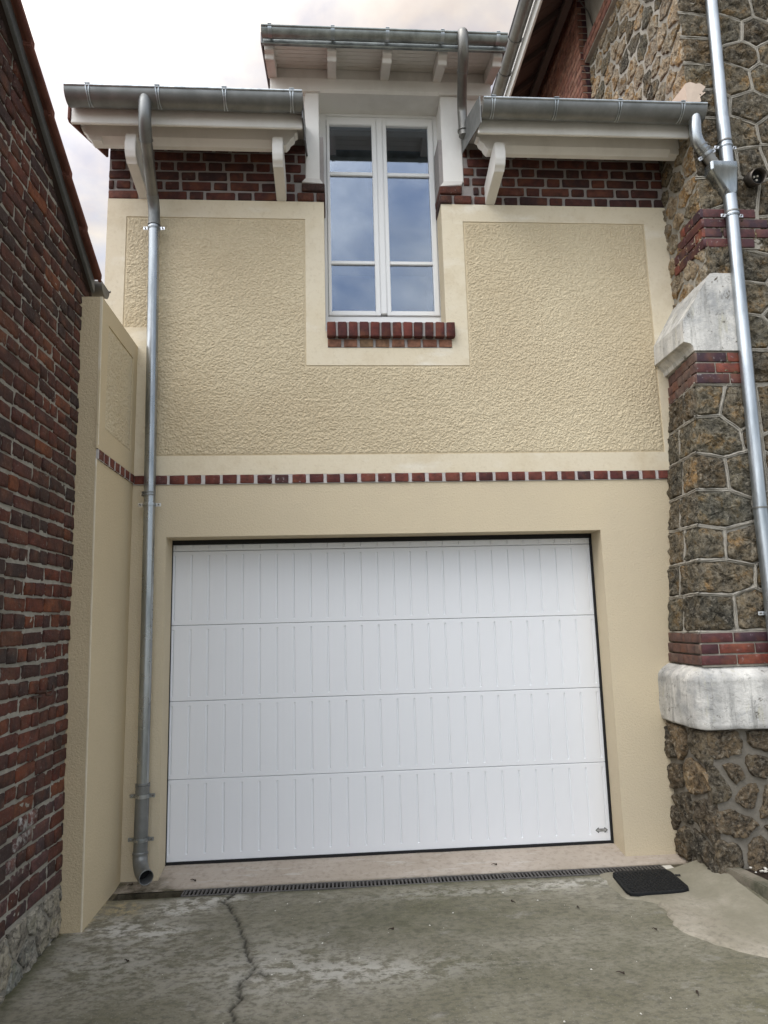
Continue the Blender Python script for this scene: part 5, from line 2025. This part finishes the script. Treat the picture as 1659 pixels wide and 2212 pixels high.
# ================================================================== RUBBER MAT
rm_ = empty('rubber_mat', (1.45, -0.47, 0.075), "black rubber mat with raised tread and rounded corners lying on the concrete", "mat")
cor = [(1.275, -0.305), (1.640, -0.300), (1.628, -0.625), (1.250, -0.645)]
lp_ = rounded([cor[3], cor[2], cor[1], cor[0]], 0.055, 0.02)
mb = MB()
zt = lambda x, y: float(gz(x, y)) + 0.030
mb.loft([[(p.x, p.y, zt(p.x, p.y) - 0.016) for p in lp_], [(p.x, p.y, zt(p.x, p.y) - 0.003) for p in lp_], [(1.447 + (p.x - 1.447) * 0.985, -0.47 + (p.y + 0.47) * 0.985, zt(p.x, p.y)) for p in lp_]])
mb.obj('mat_base', 'mat_rubber', rm_, smooth='auto')
mb = MB()
for i in range(16):
    for j in range(14):
        x = 1.285 + i * 0.0225
        y = -0.615 + j * 0.0225
        if x < 1.27 + 0.0 or x > 1.62 or y > -0.325:
            continue
        a = math.radians(45 if (i + j) % 2 else -45)
        d = Vector((math.cos(a), math.sin(a))) * 0.010
        n2 = Vector((-d.y, d.x)).normalized() * 0.003
        z = zt(x, y)
        mb.add([(x - d.x, y - d.y, z + 0.0002), (x + n2.x, y + n2.y, z + 0.0002), (x + d.x, y + d.y, z + 0.0002), (x - n2.x, y - n2.y, z + 0.0002), (x - d.x * 0.6, y - d.y * 0.6, z + 0.003), (x + d.x * 0.6, y + d.y * 0.6, z + 0.003)],
               [(0, 1, 5, 4)[::-1], (1, 2, 5), (2, 3, 4, 5), (3, 0, 4)])
o = mb.obj('tread', 'mat_rubber', rm_)
o['kind'] = 'stuff'
MB().tube([(1.640, -0.40, 0.082), (1.668, -0.405, 0.082)], 0.005, 8).obj('pull_tab', 'black_rubber', rm_)

# ================================================================== PLANTER
pn = empty('planter_bed', (2.0, -0.9, 0.0), "low mossy concrete kerb holding dark soil against the stone house", "planter")
kb = MB()
loops = []
for i in range(13):
    y = -0.50 - i * 0.12
    x = 1.905 + i * 0.018
    loops.append([(x, y, -0.05), (x - 0.004, y, 0.10), (x + 0.004, y, 0.140), (x + 0.085, y, 0.143), (x + 0.092, y, 0.12), (x + 0.092, y, -0.05)])
kb.loft(loops)
link('kerb', roughen(kb.mesh('kerb'), 1, 0.014, 16, 81, 0.004), 'kerb_green', pn, smooth='auto')
U, V = np.meshgrid(np.arange(1.99, 3.4, 0.02), np.arange(-2.0, -0.47, 0.02))
so = link('soil', grid_mesh('soil', U, V, 0.105 + 0.035 * fbm(U * 16, V * 16, 51, 4)), 'soil', pn, smooth=True)
so['kind'] = 'stuff'
mb = MB()
for i in range(45):
    x, y = random.uniform(2.02, 2.5), random.uniform(-1.3, -0.50)
    s0 = random.uniform(0.004, 0.012)
    z = 0.125 + random.uniform(0, 0.012)
    mb.box(x - s0, x + s0, y - s0 * 0.8, y + s0 * 0.8, z, z + s0 * 1.1)
o = mb.obj('pebbles', 'chip_white', pn, bevel=0.002, seg=1)
o['kind'] = 'stuff'

# ================================================================== SMALL THINGS
hk = empty('wall_hook', (-1.84, -1.1, 1.31), "rusty iron hook sticking out of the old brick wall", "hook")
MB().box(-1.852, -1.835, -1.165, -1.075, 1.300, 1.312).obj('strap', 'rust', hk, bevel=0.002)
MB().tube([(-1.86, -1.115, 1.325), (-1.80, -1.11, 1.328)], 0.009, 8).obj('pin', 'rust', hk, smooth='auto')
MB().tube(smooth_path([(-1.802, -1.11, 1.315), (-1.785, -1.095, 1.312), (-1.778, -1.085, 1.335), (-1.780, -1.082, 1.358)]), 0.006, 8).obj('hook', 'rust', hk, smooth='auto')

tw = [(-0.11, -0.85, 0.4, "dark leaf stalk in the middle of the driveway, right of the long crack"), (0.878, -1.413, -0.3, "dark twig near the bottom right, below the ragged cement edge"),
      (0.60, -0.60, 1.9, "dark bud lying left of the black rubber mat"), (1.22, -1.02, -0.4, "small twig lying beside the ragged edge of the cement strip"),
      (0.93, -0.72, 1.6, "short brown bud below the left corner of the rubber mat"), (1.13, -1.62, 1.3, "brown bud close to the lower right edge of the picture"),
      (-1.28, -0.03, -0.5, "dark twig on the pinkish threshold right of the downpipe spout"), (0.62, -0.03, 0.0, "tiny dark twig on the pinkish threshold below the garage door"),
      (-1.655, -0.06, 0.9, "curled dark leaf in the corner beside the downpipe spout"), (-1.40, -1.02, -0.7, "tiny dark stalk on the concrete left of the crack")]
for (x, y, a, lab) in tw:
    z = (0.070 if y > -0.2 else float(gz(x, y))) + 0.006
    L = random.uniform(0.011, 0.020)
    d = Vector((math.cos(a), math.sin(a), 0))
    c0 = Vector((x, y, z))
    t = MB()
    t.tube([c0 - d * L, c0 - d * L * 0.3 + Vector((0, 0, 0.004)), c0 + d * L * 0.5, c0 + d * L], [0.0015, 0.0022, 0.0035, 0.006], 7)
    o = t.obj('twig', 'twig', smooth='auto')
    tag(o, lab, "twig", "bits of twig on the concrete")
mb = MB()
for i in range(85):
    x, y = random.uniform(-1.7, 2.0), random.uniform(-2.0, -0.3)
    s0 = random.choice([0.002, 0.003, 0.003, 0.006])
    z = float(gz(x, y)) + 0.005
    a = random.uniform(0, 3)
    d = Vector((math.cos(a), math.sin(a), 0)) * s0
    n2 = Vector((-d.y, d.x, 0)) * random.uniform(0.4, 0.9)
    c0 = Vector((x, y, z))
    mb.add([c0 - d, c0 + n2, c0 + d, c0 - n2, c0 + Vector((0, 0, s0 * 0.8))], [(0, 1, 4), (1, 2, 4), (2, 3, 4), (3, 0, 4)])
o = mb.obj('litter_specks', 'chip_white')
tag(o, "pale specks of grit scattered over the concrete driveway", "grit", None, 'stuff')
